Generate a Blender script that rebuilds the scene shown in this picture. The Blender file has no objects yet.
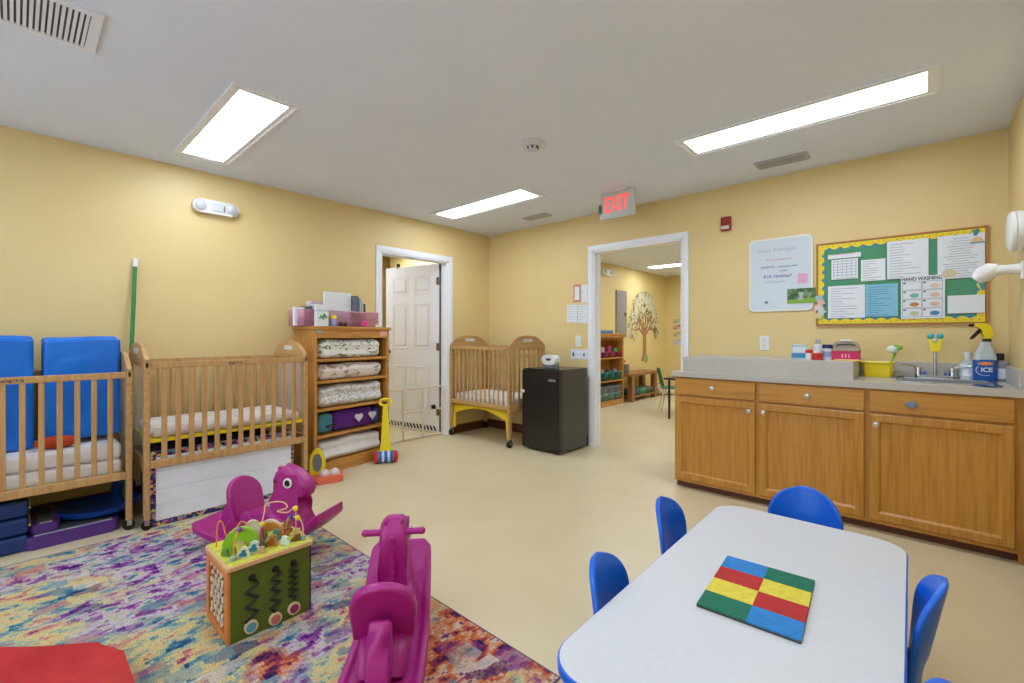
import bpy, bmesh, math, random
from mathutils import Vector, Matrix
PI=math.pi
SC=bpy.context.scene
COL=SC.collection
random.seed(7)
# ------------------------------------------------------------------ camera calibration (pixels of the 1024x683 photograph -> places in the room)
F,V0,YAW,CX,CY,HC=452.04,335.26,.739,4.13,-4.088,1.169
fw=(-math.sin(YAW),math.cos(YAW)); rt=(math.cos(YAW),math.sin(YAW))
H=2.44; W=4.513
def at(u,v,**k):
    a=(u-512)/F; D=(fw[0]+a*rt[0],fw[1]+a*rt[1],-(v-V0)/F); C=(CX,CY,HC); t=1
    for n,i in (('x',0),('y',1),('z',2)):
        if n in k: t=(k[n]-C[i])/D[i]
    return Vector([C[i]+t*D[i] for i in range(3)])
# ------------------------------------------------------------------ materials
def lin(c):
    r=[]
    for x in c[:3]:
        x=x/255.; r.append(x/12.92 if x<=.04045 else ((x+.055)/1.055)**2.4)
    return (*r,1)
MATS={}
def mat(name,c,rough=.5,metal=0,trans=0,emit=0,alpha=1,coat=0,spec=.5):
    if name in MATS: return MATS[name]
    m=bpy.data.materials.new(name); m.use_nodes=True; p=m.node_tree.nodes['Principled BSDF']
    p.inputs['Base Color'].default_value=lin(c); p.inputs['Roughness'].default_value=rough
    p.inputs['Metallic'].default_value=metal; p.inputs['Transmission Weight'].default_value=trans
    p.inputs['Alpha'].default_value=alpha; p.inputs['Coat Weight'].default_value=coat
    p.inputs['Specular IOR Level'].default_value=spec
    if emit: p.inputs['Emission Color'].default_value=lin(c); p.inputs['Emission Strength'].default_value=emit
    MATS[name]=m; return m
def noisy(name,cols,scale=5,stretch=(1,1,1),rough=.5,bump=0,detail=4,dist=0,bscale=None,coat=0,spec=.5,kind='noise'):
    """cols: list of (pos, colour)"""
    if name in MATS: return MATS[name]
    m=mat(name,cols[0][1],rough,coat=coat,spec=spec); nt=m.node_tree; N=nt.nodes; L=nt.links; p=N['Principled BSDF']
    tc=N.new('ShaderNodeTexCoord'); mp=N.new('ShaderNodeMapping'); mp.inputs['Scale'].default_value=stretch
    L.new(tc.outputs['Object'],mp.inputs['Vector'])
    if kind=='voronoi':
        t=N.new('ShaderNodeTexVoronoi'); t.inputs['Scale'].default_value=scale; L.new(mp.outputs[0],t.inputs['Vector'])
        sp=N.new('ShaderNodeSeparateColor'); L.new(t.outputs['Color'],sp.inputs[0]); out=sp.outputs[0]
    else:
        t=N.new('ShaderNodeTexNoise'); t.inputs['Scale'].default_value=scale; t.inputs['Detail'].default_value=detail
        t.inputs['Distortion'].default_value=dist; L.new(mp.outputs[0],t.inputs['Vector']); out=t.outputs['Fac']
    cr=N.new('ShaderNodeValToRGB'); el=cr.color_ramp.elements
    el[0].position=cols[0][0]; el[0].color=lin(cols[0][1]); el[1].position=cols[-1][0]; el[1].color=lin(cols[-1][1])
    for ps,c in cols[1:-1]:
        e=el.new(ps); e.color=lin(c)
    L.new(out,cr.inputs[0]); L.new(cr.outputs[0],p.inputs['Base Color'])
    if bump:
        b=N.new('ShaderNodeBump'); b.inputs['Strength'].default_value=bump; b.inputs['Distance'].default_value=.01
        if bscale:
            t2=N.new('ShaderNodeTexNoise'); t2.inputs['Scale'].default_value=bscale; t2.inputs['Detail'].default_value=3
            L.new(tc.outputs['Object'],t2.inputs['Vector']); L.new(t2.outputs['Fac'],b.inputs['Height'])
        else: L.new(out,b.inputs['Height'])
        L.new(b.outputs[0],p.inputs['Normal'])
    return m
def wood(name,dark,mid,light,axis,scale=6,rough=.38,coat=.15):
    s=[11,11,11]; s[axis]=.55
    return noisy(name+'_'+'xyz'[axis],[(.3,dark),(.45,mid),(.6,light),(.75,mid)],scale,tuple(s),rough,.03,7,.25,coat=coat)
OAK=((176,116,38),(187,129,48),(197,142,58))
BIR=((174,131,78),(187,144,90),(198,156,102))
oak=[wood('oak',*OAK,a) for a in range(3)]
bir=[wood('birch',*BIR,a,4,.35) for a in range(3)]
shw=[wood('honey_wood',(172,112,46),(190,132,60),(202,146,74),a,5,.4) for a in range(3)]
WALL=noisy('wall_paint',[(.3,(223,198,139)),(.7,(227,203,145))],2,(1,1,1),.42,.12,3,bscale=55,spec=.3)
WALL2=noisy('wall_paint_amber',[(.3,(226,202,136)),(.7,(229,205,142))],2,(1,1,1),.5,.1,3,bscale=55,spec=.3)
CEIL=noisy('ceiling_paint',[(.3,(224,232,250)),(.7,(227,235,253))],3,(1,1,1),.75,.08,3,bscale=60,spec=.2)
TRIM=mat('trim_paint',(236,238,243),.3)
BASE=mat('brown_vinyl_base',(96,52,26),.45)
WHITE=mat('white_plastic',(228,228,226),.4)
CHROME=mat('chrome',(205,207,210),.18,1)
BRASS=mat('old_brass',(120,104,72),.35,1)
BLACK=mat('black_plastic',(18,18,19),.4)
DARK=mat('dark_grey',(52,52,54),.6)
YEL=mat('yellow_plastic',(238,214,30),.35)
BLUE=mat('blue_plastic',(0,98,216),.33)
MAG=mat('magenta_plastic',(168,30,124),.38)
PAPER=mat('paper',(226,230,236),.6)
INK=mat('grey_ink',(146,152,162),.7)
INKD=mat('dark_ink',(60,62,70),.7)
GLASS=mat('clear_plexi',(235,238,238),.08,alpha=.22)
# floor
def floor_mat():
    m=noisy('sheet_floor',[(.3,(211,194,155)),(.5,(214,197,159)),(.7,(217,200,162))],2.5,(1,1,1),.33,.0,6,spec=.35)
    return m
FLOOR=floor_mat()
def rug_mat():
    m=bpy.data.materials.new('woven_rug'); m.use_nodes=True; nt=m.node_tree; N=nt.nodes; L=nt.links; p=N['Principled BSDF']
    p.inputs['Roughness'].default_value=.95; p.inputs['Specular IOR Level'].default_value=.1
    tc=N.new('ShaderNodeTexCoord')
    def mapped(s):
        mp=N.new('ShaderNodeMapping'); mp.inputs['Scale'].default_value=s; L.new(tc.outputs['Object'],mp.inputs[0]); return mp.outputs[0]
    def noise(vec,sc,det=3,dist=0):
        t=N.new('ShaderNodeTexNoise'); t.inputs['Scale'].default_value=sc; t.inputs['Detail'].default_value=det; t.inputs['Distortion'].default_value=dist
        L.new(vec,t.inputs['Vector']); return t
    def ramp(f,cols,const=False):
        c=N.new('ShaderNodeValToRGB'); e=c.color_ramp.elements
        if const: c.color_ramp.interpolation='CONSTANT'
        e[0].position=cols[0][0]; e[0].color=lin(cols[0][1]); e[1].position=cols[-1][0]; e[1].color=lin(cols[-1][1])
        for a,b in cols[1:-1]: q=e.new(a); q.color=lin(b)
        L.new(f,c.inputs[0]); return c.outputs[0]
    def mix(f,a,b):
        x=N.new('ShaderNodeMix'); x.data_type='RGBA'
        if isinstance(f,float): x.inputs[0].default_value=f
        else: L.new(f,x.inputs[0])
        L.new(a,x.inputs[6]); L.new(b,x.inputs[7]); return x.outputs[2]
    # woven in small stitches: the pattern is read at stitch positions, so every patch has stepped edges
    sn=N.new('ShaderNodeVectorMath'); sn.operation='SNAP'; L.new(tc.outputs['Object'],sn.inputs[0]); sn.inputs[1].default_value=(.0075,.013,1)
    def st(sc):
        mp=N.new('ShaderNodeMapping'); mp.inputs['Scale'].default_value=sc; L.new(sn.outputs[0],mp.inputs[0]); return mp.outputs[0]
    def n2(vec,sc,det,ro,dist=0):
        t=noise(vec,sc,det,dist); t.inputs['Roughness'].default_value=ro; return t
    def fam(seed,cols):
        t=n2(st((7.4,5.0,1)),1.5,5,.62,.1); t.inputs['Scale'].default_value=1.5+seed*.07
        wv=n2(st((60,36,1)),1.0,2,.8)
        mx=N.new('ShaderNodeMix'); mx.inputs[0].default_value=.16; L.new(t.outputs['Fac'],mx.inputs[2]); L.new(wv.outputs['Fac'],mx.inputs[3])
        return ramp(mx.outputs[0],cols)
    A=fam(1,[(.37,(40,72,120)),(.41,(66,126,150)),(.45,(136,172,166)),(.48,(206,200,150)),(.53,(230,208,140)),(.565,(226,176,130)),(.60,(190,110,130)),(.64,(130,60,120))])
    Bc=fam(5,[(.37,(30,36,86)),(.42,(100,44,88)),(.455,(166,66,76)),(.485,(214,112,62)),(.53,(224,158,116)),(.56,(216,206,184)),(.59,(176,74,90)),(.63,(50,70,120))])
    Cc=fam(9,[(.37,(70,34,104)),(.42,(126,58,140)),(.46,(166,96,164)),(.49,(200,178,196)),(.52,(206,204,200)),(.55,(212,194,140)),(.58,(110,160,172)),(.63,(48,92,142))])
    big=noise(st((1.5,.9,1)),1.6,4,.3); b1=ramp(big.outputs['Fac'],[(.47,(0,0,0)),(.53,(255,255,255))])
    gx=N.new('ShaderNodeSeparateXYZ'); L.new(sn.outputs[0],gx.inputs[0])
    big2=noise(st((1.4,1.1,3)),1.7,4,.3)
    ma=N.new('ShaderNodeMath'); ma.operation='MULTIPLY_ADD'; L.new(gx.outputs[0],ma.inputs[0]); ma.inputs[1].default_value=.20; L.new(big2.outputs['Fac'],ma.inputs[2])
    b2=ramp(ma.outputs[0],[(.60,(0,0,0)),(.66,(255,255,255))])
    base=mix(b2,mix(b1,A,Cc),Bc)
    # short rectangular dashes of single colours
    vo=N.new('ShaderNodeTexVoronoi'); vo.inputs['Scale'].default_value=1; vo.distance='CHEBYCHEV'
    L.new(st((16,11,1)),vo.inputs['Vector'])
    sp=N.new('ShaderNodeSeparateColor'); L.new(vo.outputs['Color'],sp.inputs[0])
    cell=ramp(sp.outputs[0],[(0,(222,216,204)),(.2,(222,200,130)),(.34,(80,132,154)),(.44,(214,140,100)),(.52,(140,70,140)),(.62,(130,170,172)),(.74,(56,56,108)),(.82,(190,80,118)),(.9,(214,200,186))],True)
    cm=ramp(sp.outputs[1],[(0,(0,0,0)),(.60,(0,0,0)),(.61,(150,150,150)),(1,(225,225,225))])
    base=mix(cm,base,cell)
    fine=noise(mapped((150,110,1)),2.2,2)
    f=ramp(fine.outputs['Fac'],[(.38,(120,116,124)),(.5,(232,232,232)),(.65,(255,255,255))])
    mu=N.new('ShaderNodeMix'); mu.data_type='RGBA'; mu.blend_type='MULTIPLY'; mu.inputs[0].default_value=.75
    L.new(base,mu.inputs[6]); L.new(f,mu.inputs[7]); L.new(mu.outputs[2],p.inputs['Base Color'])
    b=N.new('ShaderNodeBump'); b.inputs['Strength'].default_value=.4; b.inputs['Distance'].default_value=.004
    L.new(fine.outputs['Fac'],b.inputs['Height']); L.new(b.outputs[0],p.inputs['Normal'])
    return m
# ------------------------------------------------------------------ mesh builder
class B:
    def __init__(s): s.bm=bmesh.new()
    def box(s,x0,x1,y0,y1,z0,z1,bev=0,seg=2):
        vs=[s.bm.verts.new((x,y,z)) for x in (x0,x1) for y in (y0,y1) for z in (z0,z1)]
        fs=[s.bm.faces.new([vs[i] for i in q]) for q in ((0,1,3,2),(4,6,7,5),(0,4,5,1),(2,3,7,6),(0,2,6,4),(1,5,7,3))]
        if bev:
            es=list({e for f in fs for e in f.edges})
            bmesh.ops.bevel(s.bm,geom=es,offset=bev,segments=seg,affect='EDGES',profile=.5)
        return s
    def tube(s,pts,r,seg=8,closed=False,cap=True):
        pts=[Vector(p) for p in pts]; n=len(pts); rs=r if isinstance(r,(list,tuple)) else [r]*n
        rings=[]; up=None
        for i,p in enumerate(pts):
            if closed: d=(pts[(i+1)%n]-pts[i-1])
            else: d=pts[min(i+1,n-1)]-pts[max(i-1,0)]
            d.normalize()
            if up is None:
                up=Vector((0,0,1)) if abs(d.z)<.9 else Vector((1,0,0))
            a=d.cross(up)
            if a.length<1e-4: a=d.orthogonal()
            a.normalize(); b=a.cross(d).normalized(); up=b
            rings.append([s.bm.verts.new(p+(a*math.cos(t)+b*math.sin(t))*rs[i]) for t in [2*PI*k/seg for k in range(seg)]])
        m=n if closed else n-1
        for i in range(m):
            A,C=rings[i],rings[(i+1)%n]
            for k in range(seg): s.bm.faces.new((A[k],A[(k+1)%seg],C[(k+1)%seg],C[k]))
        if cap and not closed:
            s.bm.faces.new(rings[0][::-1]); s.bm.faces.new(rings[-1])
        return s
    def cyl(s,p0,p1,r,seg=16,r2=None):
        return s.tube([p0,p1],[r,r if r2 is None else r2],seg)
    def lathe(s,prof,o=(0,0,0),seg=20,sx=1,sy=1):
        rings=[]
        for r,z in prof:
            rings.append([s.bm.verts.new((o[0]+sx*r*math.cos(2*PI*k/seg),o[1]+sy*r*math.sin(2*PI*k/seg),o[2]+z)) for k in range(seg)])
        for A,C in zip(rings,rings[1:]):
            for k in range(seg): s.bm.faces.new((A[k],A[(k+1)%seg],C[(k+1)%seg],C[k]))
        if prof[0][0]>1e-4: s.bm.faces.new(rings[0][::-1])
        if prof[-1][0]>1e-4: s.bm.faces.new(rings[-1])
        return s
    def prism(s,poly,ax,a,b,bev=0,seg=2):
        """poly in the two remaining axes, extruded from a to b along axis ax"""
        def P(p,t):
            q=list(p); q.insert(ax,t); return q
        v0=[s.bm.verts.new(P(p,a)) for p in poly]; v1=[s.bm.verts.new(P(p,b)) for p in poly]
        f0=s.bm.faces.new(v0[::-1]); f1=s.bm.faces.new(v1); n=len(poly)
        fs=[s.bm.faces.new((v0[i],v0[(i+1)%n],v1[(i+1)%n],v1[i])) for i in range(n)]
        if bev:
            es=list(set(f0.edges)|set(f1.edges))
            bmesh.ops.bevel(s.bm,geom=es,offset=bev,segments=seg,affect='EDGES',profile=.5)
        return s
    def ball(s,c,r,seg=14,sc=(1,1,1)):
        n=max(6,seg//2); pr=[(r*math.sin(PI*i/n),-r*math.cos(PI*i/n)) for i in range(n+1)]
        i0=len(s.bm.verts)
        s.bm.verts.ensure_lookup_table()
        old=set(s.bm.verts)
        s.lathe([(max(a,1e-5),z) for a,z in pr],(0,0,0),seg)
        for v in s.bm.verts:
            if v not in old: v.co=Vector((c[0]+v.co.x*sc[0],c[1]+v.co.y*sc[1],c[2]+v.co.z*sc[2]))
        return s
    def loft(s,secs,cap=True):
        R=[[s.bm.verts.new(p) for p in q] for q in secs]; n=len(R[0])
        for A,C in zip(R,R[1:]):
            for k in range(n): s.bm.faces.new((A[k],A[(k+1)%n],C[(k+1)%n],C[k]))
        if cap: s.bm.faces.new(R[0][::-1]); s.bm.faces.new(R[-1])
        return s
    def quadgrid(s,f,nu,nv,skip=None):
        V=[[s.bm.verts.new(f(i/nu,j/nv)) for i in range(nu+1)] for j in range(nv+1)]
        for j in range(nv):
            for i in range(nu):
                if skip and skip(i,j): continue
                s.bm.faces.new((V[j][i],V[j][i+1],V[j+1][i+1],V[j+1][i]))
        return s
    def xf(s,M):
        bmesh.ops.transform(s.bm,matrix=M,verts=s.bm.verts); return s
def obj(name,b,m,parent=None,loc=(0,0,0),rot=(0,0,0),ang=38,flat=False):
    bm=b.bm if isinstance(b,B) else b
    bmesh.ops.remove_doubles(bm,verts=bm.verts,dist=1e-6)
    bmesh.ops.recalc_face_normals(bm,faces=bm.faces)
    th=math.radians(ang)
    for f in bm.faces: f.smooth=not flat
    for e in bm.edges:
        if len(e.link_faces)==2 and e.calc_face_angle(0)>th: e.smooth=False
    me=bpy.data.meshes.new(name); bm.to_mesh(me); bm.free(); me.materials.append(m)
    o=bpy.data.objects.new(name,me); COL.objects.link(o); o.location=loc; o.rotation_euler=rot
    if parent: o.parent=parent
    if not flat and ang<75:
        wn=o.modifiers.new('wn','WEIGHTED_NORMAL'); wn.keep_sharp=True
    return o
def tag(o,label,cat,group=None):
    o['label']=label; o['category']=cat
    if group: o['group']=group
    return o
def thing(name,label,cat,loc=(0,0,0),rz=0,group=None,rx=0,ry=0):
    o=bpy.data.objects.new(name,None); COL.objects.link(o); o.empty_display_size=.05
    o.location=loc; o.rotation_euler=(rx,ry,rz); return tag(o,label,cat,group)
def struct(name,b,m,parent=None,**k):
    o=obj(name,b,m,parent,**k)
    if not parent: o['kind']='structure'
    return o
def dup(root,loc=None,rz=None,label=None,group=None):
    def cp(o,par):
        c=o.copy(); COL.objects.link(c); c.parent=par
        for ch in o.children: cp(ch,c)
        return c
    r=cp(root,None)
    if loc is not None: r.location=loc
    if rz is not None: r.rotation_euler=(0,0,rz)
    if label: r['label']=label
    if group: r['group']=group
    return r
def text(s,size,m,parent,loc,rot,name='lettering',extr=.0004,align='CENTER',bold=0,sx=1):
    cu=bpy.data.curves.new('t','FONT'); cu.body=s; cu.size=size; cu.extrude=extr; cu.align_x=align; cu.align_y='CENTER'; cu.offset=bold
    t=bpy.data.objects.new('t',cu); COL.objects.link(t)
    dg=bpy.context.evaluated_depsgraph_get(); dg.update()
    me=bpy.data.meshes.new_from_object(t.evaluated_get(dg)); bpy.data.objects.remove(t); 
    me.materials.clear(); me.materials.append(m)
    o=bpy.data.objects.new(name,me); COL.objects.link(o); o.location=loc; o.rotation_euler=rot; o.scale=(sx,1,1)
    if parent: o.parent=parent
    return o
def ring4(b,x0,x1,y0,y1,w,z0,z1,w2=None,ax=2,bev=0):
    w2=w if w2 is None else w2
    o=[(x0,y0),(x1,y0),(x1,y1),(x0,y1)]; i=[(x0+w,y0+w2),(x1-w,y0+w2),(x1-w,y1-w2),(x0+w,y1-w2)]
    def P(p,t): q=list(p); q.insert(ax,t); return q
    V=[[b.bm.verts.new(P(p,t)) for p in k] for t in (z0,z1) for k in (o,i)]
    for k in range(4):
        n=(k+1)%4
        b.bm.faces.new((V[0][k],V[0][n],V[1][n],V[1][k])); b.bm.faces.new((V[2][k],V[2][n],V[3][n],V[3][k]))
        b.bm.faces.new((V[0][k],V[0][n],V[2][n],V[2][k])); b.bm.faces.new((V[1][k],V[1][n],V[3][n],V[3][k]))
    return b
RB=(PI/2,0,0)      # text standing on a plane that faces -y
RX=(PI/2,0,PI/2)   # text standing on a plane that faces +x
def rrect(x0,x1,y0,y1,r,n=6):
    P=[]
    for cx,cy,a0 in ((x1-r,y1-r,0),(x0+r,y1-r,PI/2),(x0+r,y0+r,PI),(x1-r,y0+r,1.5*PI)):
        for i in range(n+1):
            a=a0+PI/2*i/n; P.append((cx+r*math.cos(a),cy+r*math.sin(a)))
    return P
def ell(cx,cy,a,b,n=20): return [(cx+a*math.cos(2*PI*i/n),cy+b*math.sin(2*PI*i/n)) for i in range(n)]
# ================================================================== ROOM
YB=-6.0; YF=5.42; T=.12
struct('floor',B().box(-2.4,W+T,YB-T,YF+T,-.05,0),FLOOR)
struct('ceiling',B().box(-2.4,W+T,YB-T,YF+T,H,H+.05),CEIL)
D1a,D1b,D1z=-1.56,-.668,2.035      # doorway in the left wall
wl=B(); wl.box(-T,0,YB,D1a,0,H); wl.box(-T,0,D1b,0,0,H); wl.box(-T,0,D1a,D1b,D1z,H)
struct('wall_left',wl,WALL)
O1,O2,OZ=1.56,2.505,2.05
wb=B(); wb.box(-T,O1,0,T,0,H); wb.box(O2,W,0,T,0,H); wb.box(O1,O2,0,T,OZ,H)
struct('wall_back',wb,WALL)
struct('wall_right',B().box(W,W+T,YB,T,0,H),WALL)
wf=B(); WX0,WX1,WZ0,WZ1=.7,3.9,.75,2.15  # opening and window added out of view, so cool sky light lifts the ceiling
wf.box(-T,WX0,YB-T,YB,0,H); wf.box(WX1,W+T,YB-T,YB,0,H); wf.box(WX0,WX1,YB-T,YB,0,WZ0); wf.box(WX0,WX1,YB-T,YB,WZ1,H)
struct('wall_front',wf,WALL)
wn_=B(); ring4(wn_,WX0,WX1,WZ0,WZ1,.05,YB-.09,YB-.03,ax=1)
for x in (WX0+(WX1-WX0)/3,WX0+2*(WX1-WX0)/3): wn_.box(x-.025,x+.025,YB-.09,YB-.03,WZ0+.05,WZ1-.05)
wo=struct('added_window_1',wn_,TRIM)
obj('added_window_pane',B().box(WX0+.04,WX1-.04,YB-.062,YB-.058,WZ0+.04,WZ1-.04),mat('added_window_glass',(240,246,250),.02,alpha=.06),wo)
# next room
struct('wall_far_left',B().box(-T,0,T,YF,0,H),WALL2)
struct('wall_far_back',B().box(-T,W+T,YF,YF+T,0,H),WALL2)
struct('wall_far_right',B().box(W,W+T,T,YF,0,H),WALL2)
# small room behind the left doorway
cl=B(); cl.box(-2.4,-2.3,-2.6,T,0,H); cl.box(-2.3,-T,-2.6,-2.5,0,H); cl.box(-2.3,-T,.02,T,0,H)
struct('wall_closet',cl,WALL2)
# baseboards
struct('baseboard_left',B().box(0,.008,YB,D1a-.057,0,.10).box(0,.008,D1b+.075,-.008,0,.10),BASE)
struct('baseboard_back',B().box(0,O1-.056,-.008,0,0,.10).box(O2+.056,2.70,-.008,0,0,.10),BASE)
struct('baseboard_right',B().box(W-.008,W,YB,-.65,0,.10),BASE)
struct('baseboard_far',B().box(0,.008,T,YF,0,.10).box(.008,W,YF-.008,YF,0,.10),mat('cream_base',(222,190,130),.5))
# door casings (profiled boards)
def casing_x(xf,sgn,y0,y1,z1,w=.057,th=.016):
    b=B(); prof=[(0,0),(0,th*.6),(.012,th*.75),(.018,th),(.04,th*1.05),(.052,th*.8),(w,th*.7),(w,0)]
    secs=[]
    for k,(yy,zz,dy,dz) in enumerate(((y0,0,-1,0),(y0,z1,-1,1),(y1,z1,1,1),(y1,0,1,0))):
        secs.append([(xf+sgn*h_,yy+dy*d_,zz+dz*d_) for d_,h_ in prof])
    b.loft(secs); return b
def casing_y(yf,sgn,x0,x1,z1,w=.057,th=.016):
    b=casing_x(yf,sgn,x0,x1,z1,w,th)
    for v in b.bm.verts: v.co=Vector((v.co.y,v.co.x,v.co.z))
    return b
struct('trim_1',casing_x(0,1,D1a,D1b,D1z),TRIM)
struct('trim_2',casing_y(0,-1,O1,O2,OZ),TRIM)
struct('trim_3',casing_y(T,1,O1,O2,OZ),TRIM)
j=B(); j.box(-T-.01,0.0,D1a-.001,D1a+.016,0,D1z); j.box(-T-.01,0.0,D1b-.016,D1b+.001,0,D1z); j.box(-T-.01,0.0,D1a,D1b,D1z-.016,D1z)
j.box(-.065,-.035,D1a,D1a+.028,0,D1z-.01); j.box(-.065,-.035,D1a,D1b,D1z-.03,D1z-.01)
struct('trim_4',j,TRIM)
j=B(); j.box(O1-.001,O1+.016,0,T,0,OZ); j.box(O2-.016,O2+.001,0,T,0,OZ); j.box(O1,O2,0,T,OZ-.016,OZ)
j.box(O1+.016,O1+.026,.045,.08,0,OZ-.01)
struct('trim_5',j,TRIM)
# ------------------------------------------------------------------ open six-panel door
DOORM=mat('door_paint',(224,222,226),.38)
hx,hy=-.125,-.70
dr=bpy.data.objects.new('door_1',None); COL.objects.link(dr); dr.location=(hx,hy,.012); dr['kind']='structure'
dr.rotation_euler=(0,0,math.radians(191.5))     # leaf runs back into the small room
DW,DH,DT=.868,2.01,.035
b=B(); b.box(0,DW,-DT/2,DT/2,0,DH,.002)
leaf=obj('door_leaf',b,DOORM,dr)
cols=[(.115,.385),(.483,.753)]; rows=[(1.66,1.88),(.99,1.55),(.22,.78)]
b=B()
for cx0,cx1 in cols:
    for z0,z1 in rows:
        for s in (-1,1):
            yo=s*DT/2
            for (a,c,d,e) in ((cx0,cx1,z0,z0+.018),(cx0,cx1,z1-.018,z1),(cx0,cx0+.018,z0,z1),(cx1-.018,cx1,z0,z1)):
                b.box(a,c,min(yo,yo+s*.004),max(yo,yo+s*.004),d,e,.0018,1)
            b.box(cx0+.04,cx1-.04,min(yo,yo+s*.007),max(yo,yo+s*.007),z0+.04,z1-.04,.006,1)
obj('door_panels',b,DOORM,dr)
for z in (.25,1.02,1.80):
    b=B(); b.box(-.012,.03,DT/2,DT/2+.004,z-.045,z+.045,.001); b.cyl((-.006,DT/2+.006,z-.047),(-.006,DT/2+.006,z+.047),.0065,10)
    obj('door_hinge',b,BRASS,dr)
b=B(); b.lathe([(.001,0),(.027,.0),(.027,.006),(.011,.012),(.011,.03),(.026,.04),(.03,.052),(.022,.064),(.001,.066)]); b.xf(Matrix.Translation((DW-.06,DT/2,.95))@Matrix.Rotation(-PI/2,4,'X'))
obj('door_knob',b,BRASS,dr)
obj('over_door_hook',B().box(.66,.675,-DT/2-.004,DT/2+.004,DH-.02,DH+.05,.002),BLACK,dr)
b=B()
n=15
for i in range(n):       # black zigzag along the foot of the leaf
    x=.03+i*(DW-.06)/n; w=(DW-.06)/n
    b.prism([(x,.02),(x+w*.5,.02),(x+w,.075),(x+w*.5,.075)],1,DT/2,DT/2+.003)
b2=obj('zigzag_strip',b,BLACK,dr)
struct('trim_6',B().box(-.135,-.118,D1b-.03,D1b-.014,.0,D1z-.02),BLACK)  # black weatherstrip, its colour also painting the shade of the hinge gap
# ------------------------------------------------------------------ ceiling lights
def lamp(name,rgb,k):
    m=mat(name,(255,255,255),.5,emit=k); m.node_tree.nodes['Principled BSDF'].inputs['Emission Color'].default_value=(*rgb,1); return m
LIT=lamp('lamp_diffuser',(.79,.885,1.04),16)
LIT2=lamp('lamp_diffuser_far',(.80,.90,1.04),23)
FRAME=mat('lamp_frame',(236,239,246),.4)
def troffer(x,y,label,m=None,name='ceiling_light',group='ceiling lights of the room'):
    t=thing(name,label,'light',(x,y,H))
    b=B(); w,l=.165,.635
    ring4(b,-l,l,-w,w,.014,-.010,0); ring4(b,-l+.012,l-.012,-w+.012,w-.012,.036,-.006,0,.032)
    obj('frame',b,FRAME,t)
    obj('diffuser',B().box(-l+.046,l-.046,-w+.042,w-.042,-.005,-.001),m or LIT,t)
    return t
troffer(.935,-3.19,'ceiling light panel above the middle crib, nearest the square ceiling grille')
troffer(.95,-1.01,'small-looking ceiling light panel near the far corner above the slatted crib')
troffer(3.555,-1.02,'long ceiling light panel above the sink counter')
troffer(3.555,-3.19,'ceiling light panel above the white table, over the camera')
troffer(1.2,-5.3,'added unseen ceiling light panel by the wall behind the camera, left one')  # this rear pair is unseen, added to brighten the room
troffer(3.4,-5.3,'added unseen ceiling light panel by the wall behind the camera, right one')
troffer(.93,3.93,'ceiling light panel seen through the open doorway',LIT2)
troffer(.93,1.6,'added unseen ceiling light panel of the next room, nearest behind the doorway header',LIT2)  # three unseen panels from here, added to light the next room
troffer(3.4,3.93,'added unseen ceiling light panel of the next room, far end behind the sink wall',LIT2)
troffer(3.4,1.6,'added unseen ceiling light panel of the next room, directly behind the bulletin board wall',LIT2)
t=troffer(-1.3,-1.6,'added unseen ceiling light panel of the small room before the open white door leaf',LIT2)  # unseen pair, added to light the door leaf and closet walls
t=troffer(-1.3,-.35,'added unseen ceiling light panel of the small room hidden behind the open white door leaf',LIT2)
# ------------------------------------------------------------------ ceiling grilles
GR=mat('grille_paint',(226,228,232),.5)
def grille(label,x0,x1,y0,y1,n,axis,dark=DARK,border=.03,m=GR):
    cx,cy=(x0+x1)/2,(y0+y1)/2; t=thing('ceiling_vent',label,'vent',(cx,cy,H)); a,c=(x1-x0)/2,(y1-y0)/2
    b=B(); ring4(b,-a,a,-c,c,border,-.010,0)
    obj('frame',b,m,t)
    obj('shade_backing',B().box(-a+.01,a-.01,-c+.01,c-.01,-.002,0),dark,t)  # dark sheet painted as the shade between the louvers
    b=B()
    for i in range(n):
        if axis==0:
            y=-c+border+(2*c-2*border)*(i+.5)/n; w=(2*c-2*border)/n*.30; b.box(-a+border,a-border,y-w,y+w,-.008,-.003)
        else:
            x=-a+border+(2*a-2*border)*(i+.5)/n; w=(2*a-2*border)/n*.34; b.box(x-w,x+w,-c+border,c-border,-.008,-.003)
    obj('louvers',b,m,t); return t
pa=at(92,14,z=H); pb=at(84.4,45.7,z=H); pc=at(0,15.2,z=H)
gx0,gx1=min(pb.x,pc.x)-.035,pa.x+.035
print('grille',pa,pb,pc)
grille('large square return-air grille in the ceiling, upper left',pb.x-.035,pa.x+.035,pa.y-.60,(pa.y+pb.y)/2+.035,33,0,mat('grille_shade',(90,90,86),.7),.035,mat('grille_light',(230,234,244),.5))
grille('grey rectangular vent in the ceiling beside the long light over the counter',3.20,3.53,-.42,-.26,3,0,mat('vent_back',(110,110,106),.7),.02,mat('vent_slat',(176,178,182),.6))
q=at(538,216,z=H); grille('small vent in the ceiling just left of the exit sign',q.x-.17,q.x+.14,q.y-.06,q.y+.07,3,0,mat('vent_back',(110,110,106),.7),.012,mat('vent_slat',(176,178,182),.6))
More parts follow.
